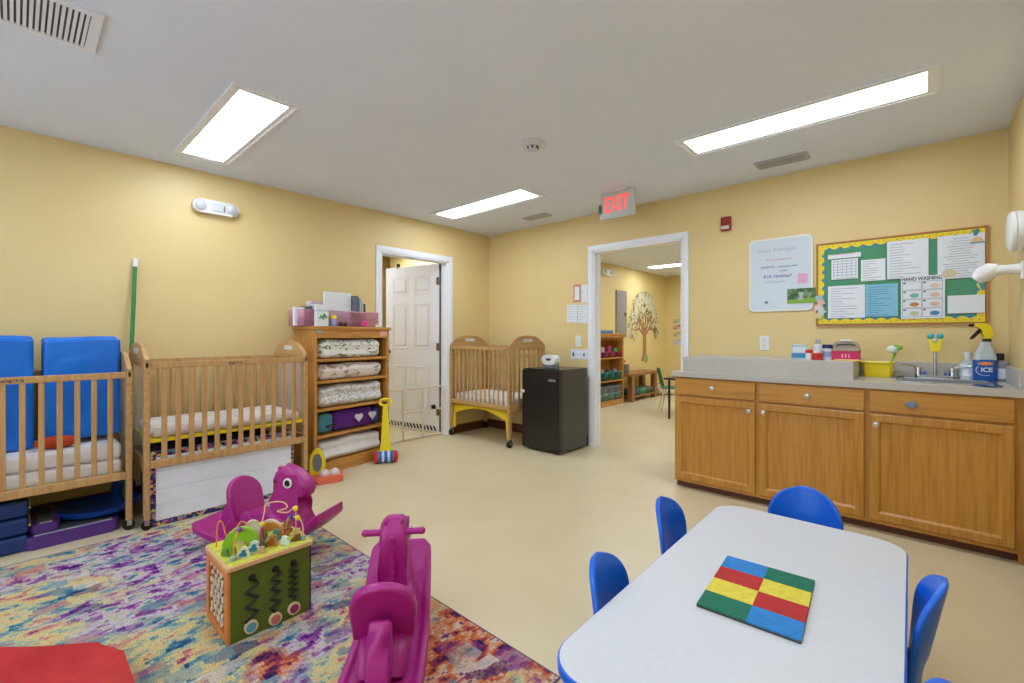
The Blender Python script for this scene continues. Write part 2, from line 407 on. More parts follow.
# smoke detector
q=at(533,146,z=H-.02)
t=thing('smoke_detector','round white smoke detector on the ceiling left of the exit sign','smoke detector',(q.x,q.y,H))
obj('base',B().lathe([(.001,0),(.075,0),(.078,-.012),(.06,-.022),(.001,-.022)],seg=28),mat('detector_white',(214,216,222),.5),t)
obj('sensor_head',B().lathe([(.001,-.022),(.036,-.022),(.03,-.045),(.001,-.05)],seg=20),mat('detector_white',(214,216,222),.5),t)
b=B()
for k in range(6):
    a=k*PI/3; b.box(.028,.039,-.007,.007,-.04,-.026); 
    for v in b.bm.verts[-8:] if False else []: pass
b=B()
for k in range(6):
    a=k*PI/3; b.cyl((.031*math.cos(a),.031*math.sin(a),-.042),(.037*math.cos(a),.037*math.sin(a),-.026),.006,6)
obj('sensor_slots',b,DARK,t)
# exit sign
t=thing('exit_sign','lit red EXIT sign hanging from the ceiling before the doorway wall','exit sign',(2.155,-.56,H))
obj('ceiling_canopy',B().box(-.11,.11,-.03,.03,-.018,0,.004),WHITE,t)
obj('sign_plate',B().box(-.165,.165,-.012,.012,-.245,-.018,.003),mat('exit_plate',(206,210,208),.25,alpha=.85),t)
REDL=mat('exit_red',(255,74,66),.4,emit=1.1)
text('EXIT',.19,REDL,t,(0,-.0135,-.13),RB,'exit_lettering',.001,bold=.002,sx=.62)
obj('side_bracket',B().box(-.178,-.145,-.016,.016,-.19,-.11,.003).box(-.166,-.15,-.018,.018,-.18,-.12),mat('exit_clip',(70,84,84),.5),t)
# fire alarm strobe
t=thing('fire_alarm','red fire alarm strobe high on the wall between exit sign and whiteboard','fire alarm',(2.885,0,2.115))
obj('housing',B().box(-.04,.04,-.035,0,-.055,.06,.005),mat('alarm_red',(150,24,26),.4),t)
obj('strobe_lens',B().box(-.032,.032,-.05,-.035,-.048,-.018,.005),mat('strobe_lens',(214,190,186),.2),t)
# emergency light on the left wall
def emergency(loc,rz,label):
    t=thing('emergency_light',label,'emergency light',loc,rz)
    b=B(); b.prism(rrect(-.16,.16,-.052,.052,.051,8),1,-.055,0,.018,3); obj('housing',b,mat('emergency_white',(226,224,216),.4),t)
    for s in (-1,1):
        b=B(); b.lathe([(.001,.0),(.040,.0),(.035,.012),(.02,.02),(.001,.022)],seg=20); b.xf(Matrix.Translation((s*.105,-.052,0))@Matrix.Rotation(PI/2,4,'X'))
        obj('lamp_head',b,mat('lamp_lens',(196,200,206),.15),t)
    obj('test_panel',B().box(-.035,.04,-.062,-.052,-.03,.028,.004),mat('test_panel',(206,212,218),.3),t)
    obj('indicator',B().box(.045,.055,-.06,-.05,-.028,.02,.002),mat('indicator_grey',(120,120,120),.4),t)
    return t
emergency((0,at(215,209,x=0).y,at(215,209,x=0).z),PI/2,'oval white two-lamp emergency light high on the left wall')
# ================================================================== COUNTER
YFR=-.64
def X(u,y=YFR): return at(u,400,y=y).x
CT=.89
u1=(X(675),X(757.5)); u2=(X(757.5),X(867)); u3=(X(867),X(1018))
body_mat=oak
def framed(b,x0,x1,z0,z1,w,y,th):
    """door frame: eased outer edge, flat face, sloping inner edge down to the panel"""
    prof=[(0,0),(0,th-.004),(.004,th),(w-.012,th),(w,th-.013),(w,0)]
    R4=[]
    for dx,dz,cx,cz in ((1,1,x0,z0),(-1,1,x1,z0),(-1,-1,x1,z1),(1,-1,x0,z1)):
        R4.append([b.bm.verts.new((cx+dx*d_,y-h_,cz+dz*d_)) for d_,h_ in prof])
    for k in range(4):
        A,C=R4[k],R4[(k+1)%4]
        for m in range(len(prof)): n=(m+1)%len(prof); b.bm.faces.new((A[m],A[n],C[n],C[m]))
def raised_door(t,x0,x1,z0,z1,knobx,knobz):
    d=B(); y=YFR; w=.055
    framed(d,x0,x1,z0,z1,w,y,.020);
    o=obj('door',d,oak[2],t)
    d=B(); d.box(x0+w-.004,x1-w+.004,y-.007,y-.002,z0+w-.004,z1-w+.004)
    pts=[(x0+w,z0+w),(x1-w,z0+w),(x1-w,z1-w),(x0+w,z1-w)]
    obj('centre_panel',d,oak[2],o)
    k=B(); k.lathe([(.001,0),(.008,0),(.008,.012),(.017,.018),(.018,.024),(.012,.029),(.001,.03)],seg=16); k.xf(Matrix.Translation((knobx,y-.02,knobz))@Matrix.Rotation(PI/2,4,'X'))
    obj('knob',k,CHROME,o)
    return o
def cabinet(label,x0,x1,kside,pull='bar'):
    t=thing('base_cabinet',label,'cabinet',(0,0,0))
    t.location=((x0+x1)/2,-.3,0); off=Vector(t.location)
    kids=[]
    b=B(); b.box(x0,x1,-.62,-.005,.06,.850); kids.append(obj('body',b,oak[2],t))
    # face frame
    b=B(); ring4(b,x0,x1,.05,.85,.02,YFR,-.62,.022,ax=1); b.box(x0+.019,x1-.019,YFR+.0005,-.62,.69,.72); kids.append(obj('face_frame',b,oak[2],t))
    b=B(); b.box(x0,x1,-.60,-.02,0,.06); kids.append(obj('toe_kick',b,BASE,t))
    kx=(x0+.045) if kside<0 else (x1-.045)
    kids.append(raised_door(t,x0+.012,x1-.012,.075,.703,kx,.645))
    b=B(); b.box(x0+.012,x1-.012,YFR-.02,YFR,.716,.842,.004,1); d=obj('drawer',b,oak[0],t); kids.append(d)
    mx=(x0+x1)/2
    if pull=='bar':
        k=B(); k.lathe([(.001,0),(.008,0),(.008,.012),(.017,.018),(.018,.024),(.012,.029),(.001,.03)],seg=16); k.xf(Matrix.Translation((mx,YFR-.02,.78))@Matrix.Rotation(PI/2,4,'X'))
        obj('knob',k,CHROME,d)
    else:
        kx=x0+.20
        k=B(); k.prism(ell(kx,.775,.027,.017,18),1,YFR-.034,YFR-.02,.003); obj('drawer_lock',k,mat('lock_steel',(120,140,165),.3,.8),d)
    for c in t.children:
        c.location=Vector(c.location)-off
    return t
cabinet('narrow left-end oak cabinet of the counter, next to the open doorway',u1[0],u1[1],1)
cabinet('middle oak cabinet of the counter, between narrow and wide one',u2[0],u2[1],-1)
cabinet('widest oak cabinet under the sink, with a steel lock on its drawer',u3[0],u3[1],-1,'lock')
t=tag(obj('end_filler',B().box(u3[1]+.001,W-.002,-.635,-.005,.0,.85),oak[2]),'narrow oak filler board between the widest cabinet and the right wall','filler board')
LAM=noisy('grey_laminate',[(.3,(186,180,171)),(.5,(189,183,174)),(.7,(193,187,178))],60,(1,1,1),.32,0,3)
CTX0=at(672,372,y=-.665).x
t=thing('countertop','grey laminate worktop with backsplash on the oak cabinets','countertop',((CTX0+W)/2,-.33,.85))
def rel(o,t):
    o.location=Vector(o.location)-Vector(t.location); return o
# top slab with a hole for the sink
SX0,SX1,SY0,SY1=4.02,4.42,-.50,-.13
b=B(); z0,z1=.852,CT
b.box(CTX0,SX0,-.665,-.002,z0,z1); b.box(SX1,W-.002,-.665,-.002,z0,z1); b.box(SX0,SX1,-.665,SY0,z0,z1); b.box(SX0,SX1,SY1,-.002,z0,z1)
rel(obj('worktop',b,LAM,t),t)
b=B(); b.box(3.80,W-.002,-.022,-.002,CT,CT+.10,.003); rel(obj('backsplash',b,LAM,t),t)
b=B(); b.box(W-.022,W-.002,-.60,-.022,CT,CT+.10,.003); rel(obj('side_splash',b,LAM,t),t)
PX1=3.805; PX0=2.735
b=B(); b.box(PX0,PX1,-.575,-.002,CT,CT+.112,.002)
tag(obj('laminate_ledge',b,LAM),'long raised grey laminate ledge box on the left part of the worktop','ledge')
# sink
STEEL=mat('stainless_steel',(188,190,192),.25,1)
t=thing('sink','small stainless steel drop-in sink in the right part of the worktop','sink',(4.22,-.3,CT))
b=B()
b.box(SX0-.02,SX1+.02,SY0-.02,SY0+.012,0,.006,.002); b.box(SX0-.02,SX1+.02,SY1-.05,SY1+.06,0,.006,.002); b.box(SX0-.02,SX0+.012,SY0,SY1,0,.006,.002); b.box(SX1-.012,SX1+.02,SY0,SY1,0,.006,.002)
b.xf(Matrix.Translation((-4.22,.3,0))); obj('rim',b,STEEL,t)
b=B(); 
for q in ((SX0+.008,SX0+.012,SY0+.01,SY1-.045),(SX1-.012,SX1-.008,SY0+.01,SY1-.045),(SX0+.01,SX1-.01,SY0+.008,SY0+.012),(SX0+.01,SX1-.01,SY1-.05,SY1-.046)): b.box(*q,-.035,.002)
b.box(SX0+.01,SX1-.01,SY0+.01,SY1-.045,-.0365,-.0345); b.xf(Matrix.Translation((-4.22,.3,0))); obj('basin',b,STEEL,t)
fx,fy=at(935,371,y=-.11).x,-.11
t=thing('faucet','chrome two-handle faucet behind the sink','faucet',(fx,fy,CT+.006))
b=B(); b.prism(rrect(-.10,.10,-.028,.028,.025),2,0,.018,.005); obj('base_plate',b,CHROME,t)
b=B(); b.cyl((0,0,.015),(0,0,.205),.0085,12); b.tube([(0,0,.20),(0,-.005,.23),(0,-.03,.245),(0,-.07,.24)],.0085,12); obj('spout',b,CHROME,t)
BLUR=mat('faucet_ring_blue',(20,90,180),.3)
for s in (-1,1):
    b=B(); b.lathe([(.018,.015),(.016,.045),(.02,.05),(.018,.065),(.001,.07)],(s*.08,0,0),16); b.tube([(s*.08,0,.06),(s*.11,-.01,.078),(s*.15,-.025,.082),(s*.165,-.03,.08)],[.008,.008,.007,.006],10)
    obj('handle',b,CHROME,t)
    obj('blue_ring',B().cyl((s*.05-.008,-.012,.024),(s*.05+.008,-.012,.024),.014,14),BLUR,t)
t2=thing('faucet_extender','yellow and turquoise children faucet extender clipped on the spout','faucet extender',(fx,fy-.045,CT+.185))
b=B(); b.prism([(-.034,.075),(-.026,.0),(-.012,-.012),(.012,-.012),(.026,.0),(.034,.075),(.015,.06),(-.015,.06)],1,-.035,.008,.006); obj('trough',b,YEL,t2)
TURQ=mat('turquoise_plastic',(70,176,180),.4)
for s in (-1,1): obj('turquoise_ear',B().ball((s*.022,-.016,.088),.018,14),TURQ,t2)
obj('neck',B().cyl((0,-.018,.04),(0,-.018,.095),.009,12).ball((0,-.032,.06),.012,12),mat('pale_grey_plastic',(190,205,210),.3),t2)
# strainer
q=at(906,373,z=CT)
tag(obj('sink_strainer',B().lathe([(.001,.0),(.04,.0),(.05,.008),(.052,.012),(.038,.01),(.02,.02),(.01,.035),(.001,.037)],seg=18),STEEL,None,(3.985,-.16,CT)),'small steel strainer lying on the worktop between yellow tub and faucet','strainer')
# yellow tub
def tub(name,label,loc,w,d,h,m,rz=0,grp=None,cat='tub',taper=.85):
    t=thing(name,label,cat,loc,rz,grp)
    def ring(k,z,ins=0): return [(x,y,z) for x,y in rrect(-w/2*k+ins,w/2*k-ins,-d/2*k+ins,d/2*k-ins,.02,4)]
    b=B(); b.loft([ring(taper,0),ring(1,h)],False); b.bm.faces.new([v for v in b.bm.verts][:20][::-1]); b.loft([ring(1,h),ring(1,h,.003)],False); b.loft([ring(1,h,.003),ring(taper,.004,.003)],True)
    obj('tub_body',b,m,t)
    b=B(); R=[(x*1.05,y*1.05) for x,y in rrect(-w/2,w/2,-d/2,d/2,.02,4)]
    b.tube([(x,y,h) for x,y in R],.004,6,closed=True); obj('tub_rim',b,m,t)
    return t
q=at(864,376,z=CT)
tbx=tub('storage_tub','yellow plastic tub on the worktop between grey ledge and sink',(3.90,-.155,CT),.168,.14,.097,YEL)
b=B(); b.box(-.03,.03,-.02,.02,0,.03,.006); tag(obj('sponge',b,mat('sponge_blue',(120,170,180),.9),None,(3.895,-.15,CT+.0645)),'blue-grey sponge lying on top in the yellow tub','sponge')
tag(bpy.data.objects['sponge'],'blue-grey sponge lying in the yellow tub','sponge')
t=thing('dish_brush','green and white dish brush leaning out of the yellow tub','brush',(3.955,-.15,CT+.006))
b=B(); b.tube([(0,0,0),(.01,0,.08),(.028,0,.14),(.034,0,.165)],[.006,.006,.007,.008],10); b.ball((.042,0,.19),.028,14,(1.1,1,.7)); obj('handle',b,mat('lime_plastic',(128,196,50),.4),t)
obj('bristles',B().ball((.02,-.014,.178),.031,14,(1,1,.85)),mat('bristle_white',(222,226,218),.9),t)
# bottles
def lathe_thing(name,label,cat,loc,parts,grp=None,seg=20):
    t=thing(name,label,cat,loc,0,grp)
    for n,prof,m in parts: obj(n,B().lathe(prof,seg=seg),m,t)
    return t
by=-.125; bx=at(984,381,y=by).x
t=thing('spray_bottle','blue spray bottle with a yellow trigger head beside the sink','spray bottle',(bx+.004,by,CT),.25)
CB=mat('blue_liquid',(10,84,170),.15,coat=.5)
obj('bottle_body',B().prism(rrect(-.054,.054,-.03,.03,.026,6),2,0,.132,.01,3),CB,t)
b=B(); b.loft([[(x*k+.006*(1-k),y*k,z) for x,y in rrect(-.052,.052,-.029,.029,.025,5)] for k,z in ((1,.13),(.95,.155),(.74,.185),(.52,.215),(.42,.24))]); obj('clear_shoulder',b,mat('clear_bottle',(206,218,222),.12,alpha=.75),t)
obj('collar',B().cyl((0.008,0,.24),(.008,0,.258),.02,16),BLACK,t)
b=B(); b.prism([(-.012,.256),(.03,.256),(.034,.30),(.024,.335),(.0,.352),(-.045,.352),(-.052,.33),(-.02,.322),(-.01,.30)],1,-.015,.015,.006); hd=obj('trigger_head',b,YEL,t)
b=B(); b.prism([(-.022,.324),(-.008,.324),(-.024,.292),(-.052,.258),(-.068,.252),(-.062,.272),(-.040,.300)],1,-.009,.009,.003); b.box(-.072,-.048,-.009,.009,.331,.349,.003); obj('trigger',b,BLACK,hd)
obj('label_patch',B().prism(ell(-.006,.108,.033,.011),1,-.0315,-.0295),mat('label_orange',(232,140,90),.5),t)
text('ICE',.036,PAPER,t,(-.003,-.0315,.070),RB,'bottle_lettering',.0008,bold=.001)
b=B(); b.tube([(-.008+.042*math.cos(a),-.0302,.068+.032*math.sin(a)) for a in [PI*.75+PI*.9*i/12 for i in range(13)]],.0016,6); obj('label_swirl',b,PAPER,t)
x2=at(969,379,y=-.085).x
lathe_thing('soap_bottle','clear pump soap bottle with white top, left of the blue spray bottle','bottle',(x2-.005,-.085,CT),[('bottle_body',[(.036,0),(.038,.01),(.038,.1),(.03,.118),(.014,.128)],mat('clear_bottle',(206,218,222),.12,alpha=.75)),('paper_label',[(.0385,.025),(.0387,.026),(.0387,.095),(.0385,.096)],PAPER),('pump',[(.013,.126),(.015,.14),(.02,.155),(.02,.175),(.001,.178)],WHITE)])
x3=at(1000,381,y=-.09).x
lathe_thing('sanitizer_bottle','clear bottle with black cap, right of the blue spray bottle','bottle',(x3,-.075,CT),[('bottle_body',[(.038,0),(.04,.008),(.04,.10),(.032,.122),(.016,.13)],mat('clear_bottle2',(176,176,186),.12,alpha=.7)),('paper_label',[(.0405,.018),(.0407,.02),(.0407,.078),(.0405,.08)],PAPER),('cap',[(.019,.13),(.02,.132),(.019,.168),(.001,.17)],BLACK)])
# things on the ledge
LZ=CT+.112
def LP(u,y=-.36): return at(u,360,y=y).x
t=thing('wipes_box','white and blue wipes box, leftmost on the grey ledge','box',(LP(799),-.36,LZ),.3)
obj('carton',B().box(-.042,.042,-.03,.03,0,.10,.004),mat('wipes_white',(214,228,236),.45),t)
obj('blue_band',B().box(-.0425,.0425,-.0305,.0305,.006,.045,.003).box(-.0425,.0425,-.0305,.0305,.088,.097,.003),mat('wipes_blue',(60,140,196),.45),t)
text('wipes',.024,mat('print_navy',(30,60,130),.5),t,(0,-.0312,.065),RB,'print',.0004)
bpy.data.objects.remove(t.children[-1])
RED=mat('red_plastic',(196,40,34),.35)
lathe_thing('red_jar','small white jar with a red top beside the wipes box','jar',(LP(809.5,-.39),-.39,LZ),[('jar_body',[(.022,0),(.024,.006),(.024,.045)],WHITE),('lid',[(.025,.045),(.025,.062),(.018,.068),(.001,.068)],RED)])
lathe_thing('medicine_jar','red jar with a white cap in front of the lotion tube','jar',(LP(817,-.42),-.42,LZ),[('jar_body',[(.03,0),(.032,.008),(.032,.04),(.022,.048)],RED),('lid',[(.022,.048),(.022,.066),(.018,.068),(.001,.068)],WHITE)])
lathe_thing('lotion_bottle','tall white lotion bottle with a grey cap behind the red jar','bottle',(LP(818,-.24),-.24,LZ),[('bottle_body',[(.024,0),(.026,.01),(.026,.09),(.016,.105)],WHITE),('cap',[(.016,.105),(.017,.135),(.012,.14),(.001,.14)],mat('cap_grey',(170,176,184),.4))])
lathe_thing('powder_bottle','white bottle with a navy cap between red jar and pink caddy','bottle',(LP(827.5,-.36),-.36,LZ),[('bottle_body',[(.027,0),(.029,.008),(.029,.078)],mat('powder_white',(214,220,228),.4)),('cap',[(.0295,.078),(.03,.08),(.03,.10),(.026,.104),(.001,.104)],mat('navy_plastic',(28,36,96),.35)),('label_band',[(.0292,.02),(.0294,.022),(.0294,.055),(.0292,.057)],mat('label_lilac',(150,160,196),.5))])
t=thing('craft_caddy','crimson basket with a clear grey carry top, rightmost on the grey ledge','caddy',(LP(846,-.33),-.33,LZ),.05)
CRI=mat('crimson_plastic',(206,28,92),.35)
b=B(); b.box(-.075,.075,-.04,.04,0,.004); b.box(-.075,.075,-.042,-.038,0,.058,.001); b.box(-.075,.075,.038,.042,0,.058,.001); b.box(-.077,-.073,-.04,.04,0,.058,.001); b.box(.073,.077,-.04,.04,0,.058,.001); b.box(-.08,.08,-.045,.045,.054,.06,.002)
obj('basket',b,CRI,t)
b=B()
for i in range(3): b.box(-.018+i*.018-.004,-.018+i*.018+.004,-.0425,-.0415,.018,.042)
obj('slots',b,mat('pink_light',(240,160,190),.5),t)
b=B(); b.prism([(-.08,.06),(.08,.06),(.075,.10),(.06,.125),(-.06,.125),(-.075,.10)],1,-.003,.003,.002); b.box(-.07,.07,-.036,.036,.06,.075,.004); obj('clear_top',b,mat('smoky_plastic',(176,160,140),.3,alpha=.9),t)
obj('grip',B().tube([(-.05,-.006,.094),(-.047,-.006,.103),(0,-.006,.105),(.047,-.006,.103),(.05,-.006,.094)],.004,8),DARK,t)
b=B(); b.box(-.03,.03,-.02,.02,0,.012,.004); tag(obj('tissue_pack',b,WHITE,None,(LP(846,-.33),-.33,LZ+.126)),'white tissue pack lying on top of the pink caddy','tissue pack')
b=B(); b.tube([(0,0,.006),(.13,.01,.006)],.0055,6); b.cyl((.13,.01,.006),(.15,.0115,.006),.0055,6,.001); tag(obj('pencil',b,mat('pencil_yellow',(236,196,110),.5),None,(LP(834,-.48),-.48,LZ)),'thick yellow pencil lying on the ledge before the pink caddy','pencil')
t=tag(obj('blue_cloth',B().quadgrid(lambda u,v:((u-.5)*.10,(v-.5)*.05,.004+.003*math.sin(u*9)+.002*math.sin(v*7)),10,6),mat('cloth_blue',(40,70,120),.9),None,(4.385,-.56,CT),(0,0,-.5)),'small dark blue cloth lying before the blue spray bottle','cloth')
m=t.modifiers.new('s','SOLIDIFY'); m.thickness=.003; m.offset=1
# ================================================================== WALL BOARDS (back wall)
def quad_on_wall(px,y,th,ins=None):
    P=[at(u,v,y=0) for u,v in px]; return [(p.x,p.z) for p in P]
t=thing('whiteboard','white dry-erase board with handwriting on the back wall, left of the bulletin board','whiteboard',(3.285,0,1.36))
obj('frame',B().prism(rrect(-.222,.222,0,.585,.035,6),1,-.012,0,.003),mat('whiteboard_frame',(222,226,216),.35),t)
obj('board_surface',B().prism(rrect(-.208,.208,.014,.571,.028,6),1,-.0135,-.011),mat('board_white',(206,214,222),.18),t)
def hw(s,u,v,size,m,rot=.0):
    p=at(u,v,y=0); return text(s,size,m,t,(p.x-3.285,-.0142,p.z-1.36),(PI/2,0,0),'handwriting',.0002)
FP=mat('faded_pink_marker',(182,172,184),.6); PK=mat('pink_marker',(220,150,150),.6); BM=mat('blue_marker',(40,60,150),.6); GM=mat('grey_marker',(120,130,160),.6)
hw('Food Allergies',777,250,.046,FP); hw('Announcements',779,259.5,.028,PK)
hw('PARENTS - welcome new',779,266.8,.024,BM); hw('names',784,270.5,.022,BM); hw('KIA Holiday!',778,276.3,.038,BM); hw('no school at noon',775,282,.02,GM)
n=tag(obj('sticky_note',B().prism([(-.032,-.04),(.03,-.04),(.034,.032),(-.03,.036)],1,-.0165,-.0148),mat('note_pink',(222,164,200),.7),None,(at(803,278,y=0).x,0,at(803,278,y=0).z-.0)),'pink sticky note on the right side of the whiteboard','note')
def photo_print():
    p=at(801.5,296,y=0)
    t=thing('photo_print','small landscape photo stuck on the lower right of the whiteboard','photo',(p.x,0,p.z))
    obj('print_paper',B().box(-.093,.093,-.0168,-.0150,-.058,.058),noisy('photo_green',[(.3,(30,60,24)),(.5,(70,110,44)),(.65,(130,150,120))],25,(1,1,1),.4),t)
    obj('lawn',B().prism([(-.093,-.058),(.093,-.058),(.093,-.015),(-.093,-.03)],1,-.0176,-.0168),mat('photo_lawn',(126,170,40),.4),t)
    obj('fountain',B().prism([(-.02,-.03),(.02,-.03),(.01,.0),(.022,.028),(-.02,.03),(-.008,.0)],1,-.0184,-.0175),mat('photo_grey',(170,180,180),.4),t)
    return t
photo_print()
tag(obj('magnet',B().cyl((0,-.0145,0),(0,-.022,0),.011,14),mat('magnet_blue',(90,110,140),.4),None,(at(767,302.5,y=0).x,0,at(767,302.5,y=0).z)),'small round blue-grey magnet at the lower left of the whiteboard','magnet')
# bulletin board
BX0,BX1,BZ0,BZ1=3.538,4.417,1.25,1.845
bc=((BX0+BX1)/2,(BZ0+BZ1)/2); hw_,hh=(BX1-BX0)/2,(BZ1-BZ0)/2
t=thing('bulletin_board','green bulletin board with a yellow scalloped border above the sink','bulletin board',(bc[0],0,bc[1]))
obj('felt_panel',B().box(-hw_,hw_,-.012,0,-hh,hh),mat('green_felt',(84,150,112),.85),t)
b=B()
ring4(b,-hw_-.01,hw_+.01,-hh-.01,hh+.01,.010,-.02,0,ax=1)
obj('wood_frame',b,mat('board_frame',(190,118,56),.4),t)
def scallop(depth,amp,yy,n1,n2,m,name,off=0):
    b=B()
    def strip(L,n,f):
        N=n*8; top=[]; bot=[]
        for i in range(N+1):
            s=-L+2*L*i/N; d=depth+amp*abs(math.sin(PI*(i/8+off)))
            top.append(f(s,0)); bot.append(f(s,d))
        for i in range(N):
            vs=[b.bm.verts.new((p[0],yy,p[1])) for p in (top[i],top[i+1],bot[i+1],bot[i])]; b.bm.faces.new(vs)
            vs=[b.bm.verts.new((p[0],yy+.0012,p[1])) for p in (top[i],top[i+1],bot[i+1],bot[i])]; b.bm.faces.new(vs)
            vs=[b.bm.verts.new(c) for c in ((bot[i][0],yy,bot[i][1]),(bot[i+1][0],yy,bot[i+1][1]),(bot[i+1][0],yy+.0012,bot[i+1][1]),(bot[i][0],yy+.0012,bot[i][1]))]; b.bm.faces.new(vs)
    strip(hw_-.004,n1,lambda s,d:(s,hh-.004-d)); strip(hw_-.004,n1,lambda s,d:(s,-hh+.004+d))
    yy-=.0004; strip(hh-.0245,n2,lambda s,d:(-hw_+.004+d,s)); strip(hh-.0245,n2,lambda s,d:(hw_-.004-d,s))
    return obj(name,b,m,t)
scallop(.028,.022,-.0145,13,9,mat('border_blue',(76,140,160),.7),'blue_border',.5)
scallop(.020,.018,-.0165,13,9,mat('border_yellow',(238,212,50),.7),'yellow_border')
b=B()
for i in range(26):
    x=-hw_+.03+i*(2*hw_-.06)/25
    for z in (hh-.018,-hh+.018): b.cyl((x,-.0166,z),(x,-.0175,z),.0045,6)
for i in range(15):
    z=-hh+.04+i*(2*hh-.08)/14
    for x in (-hw_+.018,hw_-.018): b.cyl((x,-.0166,z),(x,-.0175,z),.0045,6)
obj('border_dots',b,mat('border_dots',(200,150,30),.7),t)
def sheet(label,px,m=PAPER,lines=(0,),name='notice_sheet',y=-.0195,ink=INK,grp=None,cat='paper',jag=.0):
    P=[at(u,v,y=y) for u,v in px]; cx=sum(p.x for p in P)/4; cz=sum(p.z for p in P)/4
    x0=(P[0].x+P[3].x)/2; x1=(P[1].x+P[2].x)/2; z1=(P[0].z+P[1].z)/2; z0=(P[2].z+P[3].z)/2
    t=thing(name,label,cat,(cx,0,cz),0,grp)
    w,h=(x1-x0)/2,(z1-z0)/2
    obj('sheet',B().box(-w,w,y-.001,y,-h,h),m,t)
    n=lines[0]
    if n:
        b=B(); r=random.Random(int(px[0][0]*7))
        for i in range(n):
            z=h*.82-(2*h*.86)*i/max(n-1,1); l=r.uniform(.35,.9)*w*.85
            if len(lines)>1 and lines[1]=='c': xa,xb=-l,l
            elif len(lines)>1 and lines[1]=='g': xa,xb=-w*.85,w*.85
            else: xa,xb=-w*.85,-w*.85+2*l
            b.box(xa,xb,y-.0014,y-.0009,z-.0016,z+.0016)
        if len(lines)>1 and lines[1]=='g':
            for i in range(6): x=-w*.85+w*1.7*i/5; b.box(x-.0012,x+.0012,y-.0014,y-.0009,-h*.8,h*.8)
        obj('printed_lines',b,ink,t)
    return t
sheet('white calendar grid sheet at the upper left of the bulletin board',[(831,260),(858,258),(858,278),(832,280)],lines=(7,'g'))
sheet('small white notice right of the calendar grid on the bulletin board',[(861,260.5),(885,258),(886,280),(861,281.5)],lines=(9,))
sheet('large white schedule sheet at the top middle of the bulletin board',[(887,242),(928,238),(929,275),(887,281)],lines=(13,))
sheet('large white lunch menu at the top right of the bulletin board',[(937,237),(985,232),(985,276),(938,280)],lines=(16,'c'))
bpy.data.objects[-1] if False else None
sheet('long narrow header strip at the upper left of the bulletin board',[(828,255.5),(861,251.5),(861,256),(828,260)],lines=(1,),ink=mat('red_ink',(190,110,110),.7))
sheet('white letter at the lower left of the bulletin board',[(828,286),(865,285),(865,317),(828,319)],lines=(12,))
sheet('light blue letter beside the white one on the bulletin board',[(865.5,285),(898,283),(898,316),(865.5,317)],mat('blue_paper',(128,190,214),.6),(13,),ink=mat('blue_ink',(70,120,160),.7),y=-.0205)
sheet('folded white paper at the lower right of the bulletin board',[(947,298),(985,292),(985,311),(948,315)],lines=(0,),y=-.024)
# hand washing poster
P0=at(901,277,y=-.02); P1=at(945,318,y=-.02)
w,h=(P1.x-P0.x)/2,(P0.z-P1.z)/2
t=thing('hand_washing_poster','hand washing poster with eight small pictures, bottom centre of the bulletin board','poster',((P0.x+P1.x)/2,0,(P0.z+P1.z)/2))
obj('sheet',B().box(-w,w,-.0225,-.0215,-h,h),PAPER,t)
text('HAND WASHING',.031,INKD,t,(-.004,-.0232,h-.02),RB,'poster_title',.0002,bold=.0008,sx=.82)
b=B(); hz=h-.037; ch=(hz+h-.008)/4
for c in range(2):
    for r in range(4):
        x0,x1=-w+.008+c*(w-.008),-w+.008+(c+1)*(w-.008)-.004; z1=hz-r*ch; z0=z1-ch+.004
        for q in ((x0,x1,z1-.0015,z1),(x0,x1,z0,z0+.0015),(x0,x0+.0015,z0,z1),(x1-.0015,x1,z0,z1)): b.box(q[0],q[1],-.0232,-.0224,q[2],q[3])
        b.box(x0+.004,x0+.016,-.0232,-.0224,z1-.014,z1-.005)
obj('picture_frames',b,INKD,t)
cc=[(170,210,205),(226,196,180),(110,180,176),(220,190,170),(196,140,70),(220,190,160),(190,194,150),(70,130,180)]
k=0
for r in range(4):
    for c in range(2):
        if r==0 and c==0: k+=1; continue
        x=-w+.008+c*(w-.008)+w*.55; z=hz-r*ch-ch*.55
        obj('picture',B().prism(ell(x,z,.024,.015,12),1,-.0234,-.0224),mat('poster_pic_%d'%k,cc[k],.6),t); k+=1
# decorations on the lunch menu and border
p=at(977,242,y=0); t=thing('rainbow_sticker','small orange and green picture on the lunch menu corner','sticker',(p.x,0,p.z))
obj('arch',B().prism([(.026*math.cos(a),.03*math.sin(a)) for a in [PI*i/10 for i in range(11)]],1,-.0218,-.0208),mat('stk_orange',(226,190,130),.6),t)
obj('ground',B().box(-.032,.032,-.0218,-.0208,-.012,0),mat('stk_teal',(130,160,170),.6),t)
p=at(949,274,y=0); tag(obj('leaf_cluster',B().prism([(-.04,-.01),(-.025,.02),(0,.03),(.02,.022),(.04,.0),(.02,-.022),(-.015,-.025)],1,-.0235,-.0225),mat('leaf_cream',(208,200,160),.7),None,(p.x,0,p.z)),'pale flower cut-out at the lower left corner of the lunch menu','cut-out')
p=at(819.5,306,y=0)
t=thing('paper_flowers','pastel paper flower cluster on the lower left border of the bulletin board','paper flowers',(p.x,0,p.z))
for i,(x,z,c) in enumerate(((0,.055,(160,190,190)),(.012,.02,(220,180,170)),(-.004,-.015,(226,196,200)),(.016,-.045,(190,210,216)),(.0,-.075,(214,206,150)))):
    pts=[]; 
    for k in range(20):
        a=2*PI*k/20; rr=.024*(1+.25*math.cos(5*a)); pts.append((x+rr*math.cos(a),z+rr*math.sin(a)))
    obj('flower',B().prism(pts,1,-.026-.001*i,-.022),mat('flower_%d'%i,c,.7),t)
